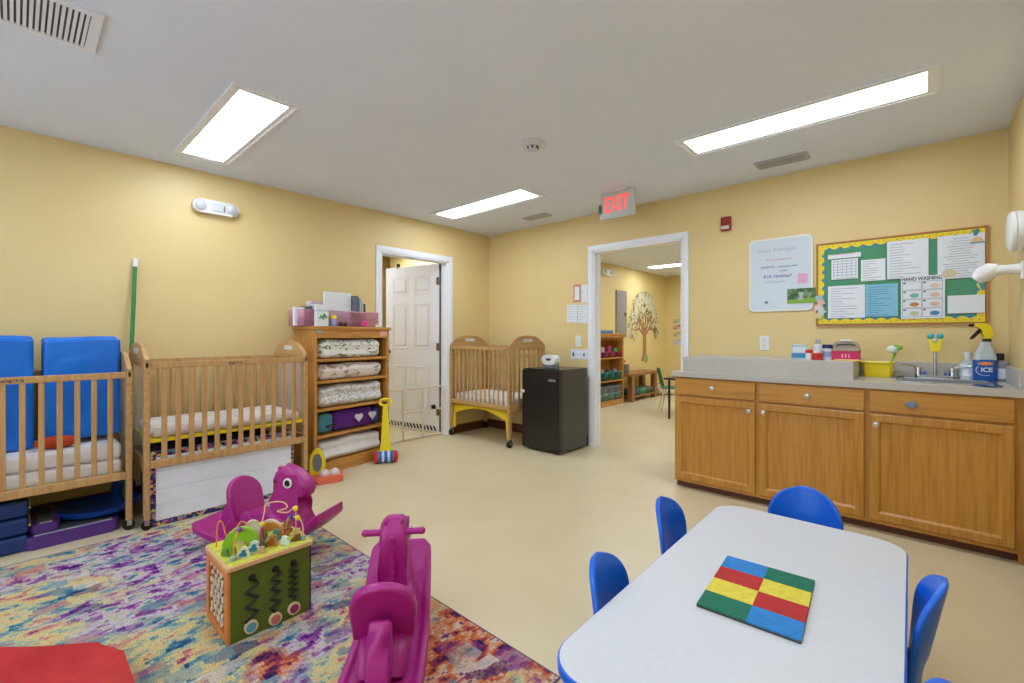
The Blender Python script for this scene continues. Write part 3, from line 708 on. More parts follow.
p=at(975,229.5,y=0); tag(obj('bow_cutout',B().prism([(-.016,.012),(-.004,.002),(.012,.014),(.016,-.002),(.008,-.03),(-.006,-.03),(-.01,-.006)],1,-.024,-.021),mat('bow_blue',(60,140,160),.7),None,(p.x,0,p.z-.012)),'small blue cut-out at the upper right corner of the bulletin board','cut-out')
p=at(981,286,y=0); tag(obj('ribbon_cutout',B().prism([(-.014,.02),(.014,.03),(.016,-.02),(.004,-.03)],1,-.024,-.021),mat('bow_blue',(60,140,160),.7),None,(p.x,0,p.z)),'small blue ribbon on the right edge of the bulletin board','cut-out')
# outlets and notices
def plate(label,px,kind):
    p=at(*px,y=0); t=thing('light_switch' if kind=='s' else 'wall_outlet',label,'switch' if kind=='s' else 'outlet',(p.x,0,p.z))
    obj('cover_plate',B().box(-.036,.036,-.006,0,-.058,.058,.003),WHITE,t)
    if kind=='s': obj('toggle',B().box(-.006,.006,-.016,-.006,-.012,.012,.002),WHITE,t)
    else: obj('sockets',B().box(-.016,.016,-.008,-.005,.008,.036,.003).box(-.016,.016,-.008,-.005,-.036,-.008,.003),mat('socket_white',(214,214,212),.4),t)
plate('white wall outlet under the whiteboard, above the grey ledge',(764.5,343),'o')
plate('white light switch left of the open doorway above the fridge',(578.5,341),'s')
def wsheet(label,u0,v0,u1,v1,m=PAPER,lines=(6,),ink=INK,name='notice_sheet',y=-.002): return sheet(label,[(u0,v0),(u1,v0-.6),(u1,v1-.0),(u0,v1+.3)],m,lines,name,y,ink)
t=wsheet('red-bordered notice at the top left beside the open doorway',573.5,285,580.5,302,mat('red_border_paper',(206,130,120),.6),(0,))
obj('inner_sheet',B().box(-.030,.030,-.0042,-.0028,-.072,.072),PAPER,t); 
wsheet('white notice with an orange figure touching the doorway casing',581.5,285,587.5,302.5,PAPER,(4,),mat('orange_ink',(200,150,120),.7))
wsheet('left one of two white instruction sheets above the light switch',567,305,577,322.5,PAPER,(7,))
wsheet('right one of two white instruction sheets above the light switch',577.8,305,587.6,323,PAPER,(7,))
t=wsheet('white card with two green figures under the light switch',571,349.5,587.6,359,PAPER,(3,'c'))
obj('figure',B().prism(ell(-.075,0,.010,.03),1,-.0055,-.003),mat('fig_dark',(60,80,70),.6),t); obj('figure',B().prism(ell(.062,-.005,.010,.022),1,-.0055,-.003),mat('fig_green',(50,120,90),.6),t)
# right wall fixtures
t=thing('wall_fixture','round white fixture on the right wall above the towel arm','wall fixture',(W,-.55,1.715))
b=B(); b.lathe([(.001,0),(.10,0),(.106,.006),(.106,.022),(.100,.027),(.106,.032),(.104,.046),(.09,.055),(.001,.056)],seg=32); b.xf(Matrix.Rotation(-PI/2,4,'Y')); obj('drum',b,WHITE,t)
t=thing('towel_arm','white wall arm holding a roll of white cloth on the right wall','towel holder',(W,-.56,1.51))
b=B(); b.box(-.012,0,-.03,.03,-.05,.04,.004); obj('wall_plate',b,WHITE,t)
b=B(); b.tube([(-.008,0,0.005),(-.06,.005,.008),(-.10,.015,.005)],[.03,.024,.03],12); obj('arm',b,WHITE,t)
b=B(); b.tube([(-.085,.015,.015),(-.115,.02,.01),(-.14,.03,-.008),(-.165,.045,-.032)],[.028,.042,.044,.03],16); obj('cloth_roll',b,mat('cloth_white',(232,230,226),.9),t)
# ================================================================== CRIBS
CR=bir
def mattress_mesh(x0,x1,y0,y1,z0,z1): return B().box(x0,x1,y0,y1,z0,z1,.025,3)
def crib(label,loc,rz,L=.97,D=.60,zt=1.02,zb=.40,n=12,ends='plexi',apron=False,sup=.50,hwid=.0165,cax=0,cr=.0375,brand=True,gaps=None):
    t=thing('crib',label,'crib',loc,rz)
    pw=.030
    for x,s in ((0,1),(L,-1)):
        b=B(); x0,x1=(x,x+pw) if s>0 else (x-pw,x)
        # two posts, arched head board
        b.box(x0,x1,0,.045,.085 if cr>.03 else .06,zt,.006); b.box(x0,x1,D-.045,D,.085 if cr>.03 else .06,zt,.006)
        A=zt
        arch=[(0,A-.035),(0,A+.012),(.03,A+.03),(.06,A+.045),(.10,A+.082),(.16,A+.105),(D/2,A+.118),(D-.16,A+.105),(D-.10,A+.082),(D-.06,A+.045),(D-.03,A+.03),(D,A+.012),(D,A-.035)]
        b.prism(arch,0,x0+.003,x1-.003,.006)
        b.box(x0+.004,x1-.004,.04,D-.04,zb-.06,zb+.02,.003)
        e=obj('end_frame',b,CR[1],t)
        xo=x0+.003-.0012 if s>0 else x1-.003
        for xx in (x0+.0018,x1-.003): obj('name_plate',B().box(xx,xx+.0012,D/2-.075,D/2+.075,A+.045,A+.078),mat('name_plate',(214,216,214),.4),e)
        xm=(x0+x1)/2
        if ends=='plexi':
            obj('clear_panel',B().box(xm-.002,xm+.002,.044,D-.044,zb+.02,zt-.03),GLASS,e)
        else:
            b=B()
            for i in range(6):
                y=.045+(D-.09)*(i+.5)/6; b.box(xm-.007,xm+.007,y-.011,y+.011,zb+.02,zt-.03,.003,1)
            obj('end_slats',b,CR[2],e)
    for y,nm in ((.012,'front_gate'),(D-.012,'back_gate')):
        b=B(); b.box(pw,L-pw,y-.011,y+.013,zt-.042,zt-.005,.004); b.box(pw,L-pw,y-.011,y+.013,zb-.035,zb+.01,.004)
        hh_=hwid if nm=='front_gate' else hwid*.62
        for i in range(n):
            x=pw+(L-2*pw)*(i+1)/(n+1); b.box(x-hh_,x+hh_,y-.006,y+.008,zb+.004,zt-.036,.003,1)
        g=obj(nm,b,CR[2],t)
        if brand and nm=='front_gate': text('angeles',.022,INKD,g,(L*.5,y-.0115,zt-.024),RB,'brand_lettering',.0002,bold=.0006,sx=1.3)
    if apron:
        b=B(); x0,x1=pw,L-pw
        pts=[(x0,sup+.0),(x0,.10),(x0+.035,.10),(x0+.045,sup-.13)]+[(x0+.045+(L-2*pw-.09)*i/12,sup-.13+.085*math.sin(PI*i/12)) for i in range(1,12)]+[(x1-.045,sup-.13),(x1-.035,.10),(x1,.10),(x1,sup)]
        b.prism(pts,1,.03,.045)
        b.box(x0,x1,.03,D-.03,sup-.012,sup)
        obj('yellow_apron',b,mat('crib_yellow',(232,196,36),.4),t)
    else:
        b=B(); b.box(pw,L-pw,.028,D-.028,sup-.022,sup,.002); obj('mattress_support',b,YEL,t)
    for x in (pw/2,L-pw/2):
        for y in (.022,D-.022):
            b=B(); dx_,dy_=(.013,0) if cax==0 else (0,.013); b.cyl((x-dx_,y-dy_,cr),(x+dx_,y+dy_,cr),cr,18); c=obj('caster',b,BLACK,t)
            b=B().box(x-.018,x+.018,y-.018,y+.018,.076,.086,.002); b=(b.box(x-.018,x-.014,y-.012,y+.012,.03,.08).box(x+.014,x+.018,y-.012,y+.012,.03,.08) if cax==0 else b.box(x-.012,x+.012,y-.018,y-.014,.03,.08).box(x-.012,x+.012,y+.014,y+.018,.03,.08)); obj('caster_fork',b,CHROME,c)
    return t
R90=PI/2
SHEET=noisy('crib_sheet',[(.4,(224,222,216)),(.6,(232,230,226))],8,(1,1,1),.85,.25,3)
c2=crib('wooden crib in the middle of the left wall beside the tall shelf',(.70,-3.575,0),R90,hwid=.0145,zt=1.01,zb=.40,sup=.537,cax=1,cr=.026)
tag(obj('crib_mattress',mattress_mesh(-.555,-.034,.045,.925,.538,.598),noisy('floral_sheet',[(.45,(226,222,214)),(.62,(214,200,190)),(.7,(224,200,180))],14,(1,1,1),.85),None,(.70,-3.575,0)),'white mattress with yellow trim in the middle crib','mattress')
c1=crib('wooden crib at the left edge holding two blue mats',(.615,-4.585,0),R90,hwid=.012,zt=.955,zb=.345,sup=.34,cax=1,cr=.03)
MW=noisy('mattress_white',[(.4,(236,236,234)),(.6,(242,242,240))],8,(1,1,1),.8,.2,3)
tag(obj('crib_mattress',mattress_mesh(-.555,-.04,.045,.925,.341,.43),MW,None,(.615,-4.585,0)),'lower one of two stacked white mattresses in the leftmost crib','mattress')
tag(obj('crib_mattress',mattress_mesh(-.555,-.04,.045,.925,.431,.525),MW,None,(.615,-4.585,0)),'upper one of two stacked white mattresses in the leftmost crib','mattress')
c3=crib('small wooden crib with yellow apron in the far corner',(.02,-.665,0),0,L=.95,D=.60,zt=1.05,zb=.42,n=12,ends='slat',apron=True,sup=.40,brand=False,hwid=.0095)
tag(obj('crib_mattress',mattress_mesh(.04,.91,.04,.555,.401,.50),SHEET,None,(.02,-.665,0)),'white mattress in the far corner crib','mattress')
# blue vinyl mats in the leftmost crib
BV=noisy('blue_vinyl',[(.35,(0,104,200)),(.65,(4,120,218))],3,(1,1,1),.36,.8,3,1.6)
def blue_mat(label,y0,y1,x0,x1,z0,z1,grp=None):
    t=thing('folding_mat',label,'mat',((x0+x1)/2,(y0+y1)/2,z0)); w=(x1-x0)/2; l=(y1-y0)/2; h=z1-z0
    for i in range(2):
        xa=-w+i*w+.002; 
        b=B(); b.box(xa,xa+w-.004,-l,l,0,h-.01*i,.022,4)
        bmesh.ops.subdivide_edges(b.bm,edges=b.bm.edges[:],cuts=3,use_grid_fill=True)
        for v in b.bm.verts:
            v.co.x+=.006*math.sin(v.co.z*17+v.co.y*9+i); v.co.z+=.004*math.sin(v.co.y*14+i)*(v.co.z/h)
        obj('mat_fold',b,BV,t,ang=60)
    return t
blue_mat('blue vinyl folding mat standing at the right end of the leftmost crib',-3.985,-3.645,.16,.42,.555,1.16)
blue_mat('blue vinyl folding mat cut by the left edge of the photo, standing in the crib',-4.50,-4.02,.16,.44,.53,1.165)
t=tag(obj('orange_cushion',B().ball((0,0,.036),.16,20,(.28,.6,.22)),mat('orange_fabric',(196,66,14),.7),None,(.48,-3.93,.526)),'flat orange round cushion under the blue mat in the leftmost crib','cushion')
q=at(3,333,x=.3)
# things under the leftmost crib
PUR=mat('purple_plastic',(84,44,124),.45)
def step(label,y0,y1,x0,x1,z0,z1,rz=0):
    t=thing('play_ramp',label,'play ramp',((x0+x1)/2,(y0+y1)/2,z0),rz); w,l,h=(x1-x0)/2,(y1-y0)/2,z1-z0
    obj('purple_shell',B().prism(rrect(-w,w,-l,l,.03),2,0,h,.01),PUR,t)
    obj('grey_tread',B().box(-w+.03,w-.03,-l+.03,l-.03,h-.002,h+.004,.002),mat('grey_tread',(78,82,86),.8),t)
    obj('white_strip',B().box(w-.026,w-.018,-l+.04,l-.03,h-.001,h+.003),mat('strip_white',(200,200,200),.6),t)
step('lower purple play ramp with grey tread under the leftmost crib',-4.06,-3.67,.10,.56,0,.07)
step('upper smaller purple play ramp stacked under the leftmost crib',-4.04,-3.92,.14,.53,.075,.125)
b=B(); b.lathe([(.001,.0),(.12,.0),(.19,.018),(.205,.045),(.195,.05),(.17,.03),(.001,.018)],seg=28,sx=.95,sy=1.0); tag(obj('blue_saucer',b,mat('deep_blue_plastic',(14,64,150),.35),None,(.34,-3.74,.078)),'round blue plastic saucer resting on the purple ramps','saucer')
b=B(); b.prism([(-.05,0),(.05,0),(.07,.18),(.02,.2),(-.06,.17)],1,-.06,.06,.02,3); tag(obj('blue_tumble_block',b,mat('deep_blue_plastic',(14,64,150),.35),None,(.12,-3.60,0)),'blue plastic block standing behind the caster of the leftmost crib','block')
NB=mat('navy_vinyl',(16,50,110),.4)
for i,lab in enumerate(('bottom','middle','top')):
    t=thing('navy_mat','navy folded mat under the leftmost crib at the photo edge, %s one'%lab,'mat',(.33,-4.26,.0+i*.095))
    obj('mat_body',B().box(-.22,.22,-.22,.22,0,.09,.02,3),NB,t)
    obj('yellow_piping',B().tube([(.22,.222,.045),(-.2,.222,.045)],.004,6),YEL,t)
# quilted changing mat with floral border leaning inside the middle crib front
FLO=noisy('floral_border',[(0,(24,22,72)),(.35,(40,36,110)),(.5,(150,50,120)),(.62,(60,150,160)),(.75,(226,206,60)),(.9,(200,110,150))],62,(1,1,1),.7,kind='voronoi')
t=thing('quilted_mat','white quilted mat with a flowered navy border standing under the middle crib','mat',(.665,-3.143,.0),0)
b=B(); b.box(-.020,.0,-.405,.45,0,.46,.006); obj('flowered_backing',b,FLO,t)
b=B()
zs=[.035,.13,.225,.335,.425]
for z0,z1 in zip(zs,zs[1:]): b.box(-.003,.006,-.37,.425,z0+.0008,z1-.0008,.002,1)
obj('quilted_panel',b,noisy('quilt_white',[(.4,(226,228,234)),(.6,(232,234,240))],6,(1,1,1),.6),t)
# dark navy blanket seen between mattress and mat
t=tag(obj('navy_bundle',B().box(-.20,.0,-.42,.30,0,.485,.04,3),noisy('navy_blanket',[(.4,(14,16,44)),(.6,(30,30,70))],10,(1,1,1),.9,.3),None,(.60,-3.13,.0)),'dark navy fabric bundle behind the quilted mat under the middle crib mattress','bundle')
# green broom pole
pT=at(136.5,262,x=.03); pM=at(130.5,362,x=.10); d=(pM-pT); 
t=thing('broom','green broom handle with a white tip leaning on the wall between two cribs','broom',(.28,-3.61,.0))
top=Vector((.02,-3.522,1.65)); foot=Vector((.28,-3.61,.10)); o_=Vector((.28,-3.61,0))
obj('handle',B().cyl(foot-o_,top-o_,.0125,12),mat('green_pole',(34,128,60),.35),t)
dd=(top-foot).normalized(); obj('white_tip',B().cyl(top-o_,top-o_+dd*.06,.015,12),WHITE,t)
obj('broom_head',B().prism([(-.02,.0),(.02,.0),(.012,.12),(-.012,.12)],0,-.11,.11,.003),mat('broom_bristle',(60,60,64),.9),t)
# ================================================================== TALL SHELF
def shelf_unit(name,label,loc,rz,Wd,Hh,Dp,boards,m=shw,base=.075,th=.022,cat='shelf'):
    """local: front faces -y, x along the width"""
    t=thing(name,label,cat,loc,rz)
    obj('side_panel',B().box(-Wd/2,-Wd/2+.03,-Dp/2,Dp/2,0,Hh-.03,.003),m[2],t)
    obj('side_panel',B().box(Wd/2-.03,Wd/2,-Dp/2,Dp/2,0,Hh-.03,.003),m[2],t)
    obj('back_panel',B().box(-Wd/2+.03,Wd/2-.03,Dp/2-.01,Dp/2,0,Hh-.03),m[2],t)
    obj('top_board',B().box(-Wd/2-.015,Wd/2+.015,-Dp/2-.015,Dp/2,Hh-.03,Hh,.005),m[0],t)
    obj('fascia',B().box(-Wd/2+.03,Wd/2-.03,-Dp/2,-Dp/2+.02,Hh-.10,Hh-.03,.002),m[0],t)
    obj('base_board',B().box(-Wd/2+.03,Wd/2-.03,-Dp/2,-Dp/2+.02,0,base,.002),m[0],t)
    for z in boards: obj('shelf_board',B().box(-Wd/2+.03,Wd/2-.03,-Dp/2,Dp/2-.01,z-th,z,.002),m[0],t)
    return t
sA=Vector((.345,-2.42)); sB=Vector((.345,-1.665))
SW=.79; SD=.30; scx,scy=.17,(sA.y+sB.y)/2
SL=[.095,.33,.552,.785,.968]
before=set(bpy.data.objects)
sh=shelf_unit('wooden_shelf','tall honey wood shelf with folded bedding against the left wall',(.018+SD/2,scy-.0,0),R90,SW,1.245,SD,SL)
for z,lab in ((1.195,'left'),):
    obj('shelf_label',B().box(-SW/2+.02,-SW/2+.085,-SD/2-.001,-SD/2+.0,1.19,1.212),mat('label_teal',(150,196,196),.6),sh)
    obj('shelf_label',B().box(SW/2-.115,SW/2-.03,-SD/2-.0015,-SD/2+.0,1.165,1.208),mat('label_pink',(226,170,160),.6),sh)
for z in (1.10,.86,.66,.50,.26): obj('hinge_plate',B().box(SW/2-.012,SW/2+.0015,-SD/2-.0015,-SD/2+.0,z,z+.05),mat('hinge_plate',(190,196,200),.4),sh)
FX=.018+SD  # front plane x
def bedding(name,label,cat,y0,y1,x0,x1,z0,z1,m,seed,amp=.008,folds=2):
    b=B(); b.box(x0,x1,y0,y1,z0,z1,min((z1-z0)*.38,.05),5)
    bmesh.ops.subdivide_edges(b.bm,edges=b.bm.edges[:],cuts=3,use_grid_fill=True)
    r=random.Random(seed); ph=[r.uniform(0,6) for _ in range(6)]
    cz=(z0+z1)/2
    for v in b.bm.verts:
        k=(v.co.z-z0)/(z1-z0)
        v.co.x+=amp*math.sin(v.co.y*22+ph[0]+k*3)+amp*.6*math.sin(v.co.z*60+ph[1])
        if k>.2: v.co.z+=amp*1.0*math.sin(v.co.y*15+ph[2])*k+amp*.5*math.sin(v.co.x*30+ph[3])*k
    loc=((x0+x1)/2,(y0+y1)/2,z0)
    b.xf(Matrix.Translation((-loc[0],-loc[1],-loc[2])))
    zmin=min(v.co.z for v in b.bm.verts); b.xf(Matrix.Translation((0,0,-zmin)))
    o=obj(name,b,m,None,loc,ang=70); tag(o,label,cat); return o
def leafy(name,base,c1,c2,sc,th=.62):
    return noisy(name,[(0,base),(th,base),(th+.02,c1),(th+.10,c2),(th+.16,base)],sc,(1,.7,1.3),.9,.3,4,1.2)
ya,yb=sA.y+.045,sB.y-.05
bedding('folded_quilt','white quilt with green leaves on the topmost shelf bay','quilt',ya,yb-.02,.06,FX-.02,.970,1.135,leafy('leaf_quilt',(232,231,224),(80,104,60),(150,160,100),20,.56),1)
bedding('folded_quilt','thin cream quilt with grey twigs in the second shelf bay from the top','quilt',ya,yb,.06,FX-.02,.787,.92,leafy('twig_quilt',(228,220,214),(120,110,112),(196,170,160),16,.58),2,.008)
bedding('folded_quilt','puffy grey speckled quilt in the middle shelf bay','quilt',ya,yb,.06,FX-.02,.554,.742,leafy('speckle_quilt',(228,227,225),(150,148,150),(180,178,180),46,.52),3,.012)
pb=bedding('folded_blanket','purple blanket with pale hearts in the second shelf bay from the bottom','blanket',ya+.14,yb-.08,.07,FX-.03,.332,.505,noisy('purple_fleece',[(.4,(76,24,112)),(.6,(92,34,132))],6,(1,1,1),.9,.3),4,.006)
def heart(cy,cz,s): return [(cy+s*16*math.sin(a)**3/16,cz+s*(13*math.cos(a)-5*math.cos(2*a)-2*math.cos(3*a)-math.cos(4*a))/16) for a in [2*PI*i/24 for i in range(24)]]
for cy_,cz_ in ((.02,.10),(.17,.10)):
    b=B(); b.prism(heart(cy_,cz_,.042),0,.128,.14); obj('pale_heart',b,mat('heart_cream',(206,196,206),.8),pb)
tb=bedding('folded_blanket','teal blanket with a black moustache print beside the purple blanket','blanket',ya,ya+.15,.07,FX-.03,.332,.50,mat('teal_fleece',(74,140,156),.9),5,.005)
b=B(); b.tube([(.14,-.03,.075),(.14,-.01,.065),(.14,.02,.07),(.14,.045,.08),(.14,.06,.072),(.14,.075,.082)],[.006,.014,.010,.016,.012,.004],8); obj('moustache',b,BLACK,tb)
bb=bedding('folded_blanket','blue blanket end at the right of the purple blanket','blanket',yb-.1,yb,.08,FX-.04,.332,.48,mat('blue_fleece',(50,80,150),.9),6,.005)
bedding('pillow','large white pillow in the bottom shelf bay','pillow',ya,yb-.01,.06,FX-.03,.097,.275,noisy('pillow_white',[(.4,(228,230,232)),(.6,(234,236,238))],5,(1,1,1),.85,.3),8,.012)
# top of the shelf: pink bins and contents
SH=1.245
PKB=mat('pink_clear_plastic',(250,176,204),.2,alpha=.42)
def rbin(label,y0,y1,x0,x1,h):
    t=thing('storage_bin',label,'bin',((x0+x1)/2,(y0+y1)/2,SH)); w,l=(x1-x0)/2,(y1-y0)/2
    b=B(); b.box(-w,w,-l,l,0,.003); b.box(-w,-w+.003,-l,l,0,h); b.box(w-.003,w,-l,l,0,h); b.box(-w,w,-l,-l+.003,0,h); b.box(-w,w,l-.003,l,0,h); obj('bin_body',b,PKB,t)
    b=B(); b.tube([(-w,-l,h),(w,-l,h),(w,l,h),(-w,l,h)],.004,6,closed=True); obj('bin_rim',b,PKB,t); return t
def Yt(u,x=.30): return at(u,320,x=x).y
rbin('left clear pink plastic bin on top of the wooden shelf',Yt(290.5,.10),Yt(310.5,.20),.05,.27,.135)
rbin('right clear pink plastic bin on top of the wooden shelf',Yt(322,.24),Yt(378,.24),.05,.27,.135)
def carton(name,label,cat,u,x,w,d,h,m,rz=0,z=SH):
    t=thing(name,label,cat,(x,Yt(u,x),z),rz); obj('box_body',B().box(-d/2,d/2,-w/2,w/2,0,h,.002),m,t); return t
t=carton('snack_box','white box with a green zigzag figure standing before the pink bins','box',316.5,.31,.10,.05,.18,mat('box_white',(224,226,226),.5),-.12)
b=B(); b.tube([(.0265,-.03,.06),(.0265,-.015,.085),(.0265,.0,.06),(.0265,.015,.10),(.0265,.032,.07)],[.004,.009,.009,.010,.005],8); obj('green_figure',b,mat('fig_leaf',(56,140,60),.6),t)
obj('top_band',B().box(-.0255,.0255,-.0505,.0505,.125,.132),mat('band_grey',(170,180,190),.6),t)
t=thing('glue_bottle','small purple-labelled bottle with a yellow cap before the right pink bin','bottle',(.315,Yt(329.5,.315),SH))
obj('bottle_body',B().lathe([(.024,0),(.026,.01),(.026,.06),(.018,.075)],seg=16),mat('glue_lilac',(150,150,190),.4),t); obj('cap',B().lathe([(.026,.066),(.027,.07),(.022,.095),(.001,.098)],seg=16),YEL,t)
carton('clipboard','grey-white clear clipboard case standing in the right pink bin','clipboard',336.5,.20,.27,.02,.30,mat('case_grey',(226,230,234),.3),0,SH+.005)
for i,(u,h,c) in enumerate(((350.5,.28,(96,100,106)),(353.5,.26,(176,182,186)),(356,.235,(206,210,210)),(358.5,.21,(90,94,100)))):
    t=carton('folder','thin %s folder in the row beside the clipboard case'%('dark grey front','mid grey','pale grey','black last')[i],'folder',u,.19,.010,.16,h,mat('folder_%d'%i,c,.5),.35,SH+.005)
carton('paper_stack','stack of white cards standing in the left pink bin','paper stack',296,.16,.09,.03,.155,PAPER,.05,SH+.004)
carton('picture_book','upright book with dark spine in the left pink bin','book',304,.14,.02,.14,.165,mat('book_dark',(90,86,90),.5),.1,SH+.004)
carton('cracker_carton','white and lilac carton behind the green-figure box','carton',313,.17,.13,.05,.215,noisy('carton_print',[(.4,(220,222,224)),(.55,(150,150,180)),(.65,(220,180,170))],14,(1,1,3),.5),.0,SH+.0)
for i,u in enumerate((337.5,342.8)):
    tag(obj('dark_ball',B().ball((0,0,.02),.02,14),mat('dark_maroon',(50,14,26),.35),None,(.315,Yt(u,.315),SH)),'small dark maroon ball on the shelf top, %s of the pair'%('left' if i==0 else 'right'),'ball','maroon balls on the shelf top')
b=B()
for k in range(7):
    a=2*PI*k/7; b.ball((.0,.018*math.cos(a),.026+.016*math.sin(a)),.014,8)
tag(obj('ribbon_bow',b,mat('hot_pink',(232,60,150),.5),None,(.315,Yt(363,.315),SH+.004)),'hot pink ribbon bow at the right end of the shelf top','bow')
lathe_thing('small_jar','tiny orange-capped jar at the far right of the shelf top','jar',(.30,Yt(377,.30),SH),[('jar_body',[(.014,0),(.014,.022)],WHITE),('lid',[(.015,.022),(.015,.034),(.001,.036)],mat('cap_orange',(230,160,60),.4))])
# the shelf stands slightly askew, its left end further out from the wall
ask=math.radians(8.6); Mk=Matrix.Translation((.435,-2.443,0))@Matrix.Rotation(ask,4,'Z')@Matrix.Translation((-.318,2.4375,0))
for o in [o for o in bpy.data.objects if o not in before and o.parent is None]:
    o.location=Mk@Vector(o.location); o.rotation_euler=(o.rotation_euler[0],o.rotation_euler[1],o.rotation_euler[2]+ask)
# ------------------------------------------------------------------ baby gate in the left doorway
GB=mat('gate_beige',(222,208,188),.5)
t=thing('baby_gate','beige wood and mesh baby gate across the left doorway','baby gate',(-.09,-1.11,0))
b=B(); ye=.42
for y in (-ye,-.12,.145,ye): b.box(-.009,.009,y-.011,y+.011,.01,.575,.003)
b.box(-.009,.009,-ye,ye,.56,.58,.003); b.box(-.009,.009,-ye,ye,.005,.027,.003); b.box(-.006,.006,-.12,.42,.30,.316,.002)
obj('gate_frame',b,GB,t)
b=B(); n=22
for i in range(n):
    for zz in range(8):
        y=-ye+.011+(2*ye-.022)*i/n; w=(2*ye-.022)/n; z=.03+.53*zz/8; h=.53/8
        if y<-.12: b.tube([(0,y,z),(0,y+w,z+h)],.0012,3,cap=False); b.tube([(0,y+w,z),(0,y,z+h)],.0012,3,cap=False)
obj('mesh_netting',b,mat('netting_cream',(222,204,160),.7),t)
obj('latch',B().box(-.014,.0,.27,.33,.30,.36,.006).cyl((-.012,.30,.33),(.014,.30,.33),.02,12),BLACK,t)
for z in (.12,.50): obj('wall_cup',B().cyl((0,ye,z),(0,ye+.02,z),.018,12),WHITE,t)
# ------------------------------------------------------------------ fridge
fx0,fx1,fy0,fy1,fh=1.055,1.53,-.56,-.07,.83
t=thing('mini_fridge','black mini fridge beside the doorway and the corner crib','fridge',((fx0+fx1)/2,(fy0+fy1)/2,0))
w=(fx1-fx0)/2; d=(fy1-fy0)/2
FB=mat('fridge_black',(24,24,25),.3,coat=.2); FS=noisy('fridge_side',[(.4,(54,56,60)),(.6,(60,62,66))],40,(1,1,1),.32)
obj('cabinet_body',B().box(-w,w,-d+.05,d,.02,fh-.01,.006),FS,t)
obj('top_cover',B().box(-w,w,-d+.02,d,fh-.012,fh,.004),FB,t)
dr_=obj('fridge_door',B().box(-w,w,-d,-d+.045,.03,fh-.014,.008),FB,t)
obj('badge',B().box(w-.13,w-.045,-d-.002,-d,fh-.115,fh-.093,.001),mat('badge_silver',(150,150,150),.35,.5),dr_)
obj('child_lock',B().box(-w-.012,-w+.035,-d-.012,-d+.01,.58,.61,.005).cyl((-w+.02,-d-.016,.595),(-w+.02,-d-.01,.595),.011,12),WHITE,dr_)
for x in (-w+.04,w-.04):
    for y in (-d+.08,d-.06): obj('foot',B().cyl((x,y,0),(x,y,.022),.016,12),mat('foot_grey',(120,120,120),.5),t)
FT=fh
q=at(544,370,y=-.45)
t=thing('paper_punch','white desk punch with a grey base on top of the black fridge','punch',(at(551,368,y=-.40).x,-.40,FT)); t.scale=(1.3,1.3,1.3)
obj('base',B().box(-.065,.065,-.03,.03,0,.04,.01,3),mat('punch_grey',(120,124,128),.4),t)
b=B(); b.prism(rrect(-.07,.07,.03,.105,.03,6),1,-.035,.03,.012,3); obj('housing',b,WHITE,t)
obj('display',B().prism([(-.03,.08),(.03,.08),(.015,.062),(-.015,.062)],1,-.037,-.033),INKD,t)
# ------------------------------------------------------------------ popper push toy
p0=at(388,466,z=0); 
t=thing('push_popper','yellow-handled push toy with a multicolour roller at the shelf corner','push toy',(.475,-1.80,0),math.radians(60)); t.scale=(1.2,1.2,1.08)
obj('roller_band',B().cyl((-.055,0,.05),(.055,0,.05),.047,24),mat('roller_white',(206,216,220),.4),t)
b=B()
for k in (-.042,.0,.042): b.cyl((k-.012,0,.05),(k+.012,0,.05),.0485,24)
obj('blue_stripes',b,mat('roller_blue',(24,100,180),.4),t)
for s in (-1,1): obj('red_cap',B().lathe([(.05,0),(.05,.02),(.035,.035),(.001,.038)],seg=24).xf(Matrix.Translation((s*.055,0,.05))@Matrix.Rotation(s*PI/2,4,'Y')),RED,t)
tilt=Matrix.Translation((0,.01,.05))@Matrix.Rotation(math.radians(-8),4,'X')
b=B(); b.prism([(-.052,.03),(.052,.03),(.034,.12),(.022,.36),(.018,.44),(-.018,.44),(-.022,.36),(-.034,.12)],1,-.011,.011,.005); b.box(-.06,-.048,-.008,.008,-.01,.05,.002); b.box(.048,.06,-.008,.008,-.01,.05,.002)
gp=[(.038*math.cos(a)*1.1,0,.455+.028*math.sin(a)) for a in [2*PI*i/18 for i in range(18)]]; b.tube(gp,.012,8,closed=True)
b.xf(tilt); obj('handle',b,YEL,t)
# ------------------------------------------------------------------ little face mirror toy
t=thing('mirror_toy','yellow and orange toddler toy with an oval mirror on the floor before the shelf','toy',(.565,-2.475,0),math.radians(75))
OR=mat('coral_plastic',(232,112,84),.4)
b=B(); b.prism(rrect(-.05,.19,-.09,.09,.05,6),2,0,.06,.015,3); obj('coral_base',b,OR,t)
for x in (.05,.125): obj('white_dome',B().ball((x,-.03,.062),.042,16),mat('dome_white',(226,206,200),.3),t)
b=B(); b.prism([(-.06,.05),(.06,.05),(.065,.18),(.035,.25),(.0,.275),(-.03,.25),(-.055,.21)],1,.0,.03,.008,3); obj('yellow_panel',b,YEL,t)
obj('mirror',B().prism(ell(.0,.155,.036,.072,24),1,-.003,.004,.002),mat('toy_mirror',(120,124,140),.12,.8),t)
# ================================================================== RUG
rm=rug_mat()
RX0,RX1,RY1,RY0=.72,3.215,-2.845,-4.9
t=thing('area_rug','large multicolour abstract rug on the floor at the lower left','rug',((RX0+RX1)/2,(RY0+RY1)/2,0))
a,c=(RX1-RX0)/2,(RY1-RY0)/2
obj('pile',B().box(-a,a,-c,c,0,.008,.002),rm,t)
b=B(); b.tube([(-a,-c,.005),(a,-c,.005),(a,c,.005),(-a,c,.005)],.005,6,closed=True); obj('bound_edge',b,mat('rug_binding',(110,84,110),.9),t)
RZ=.0085
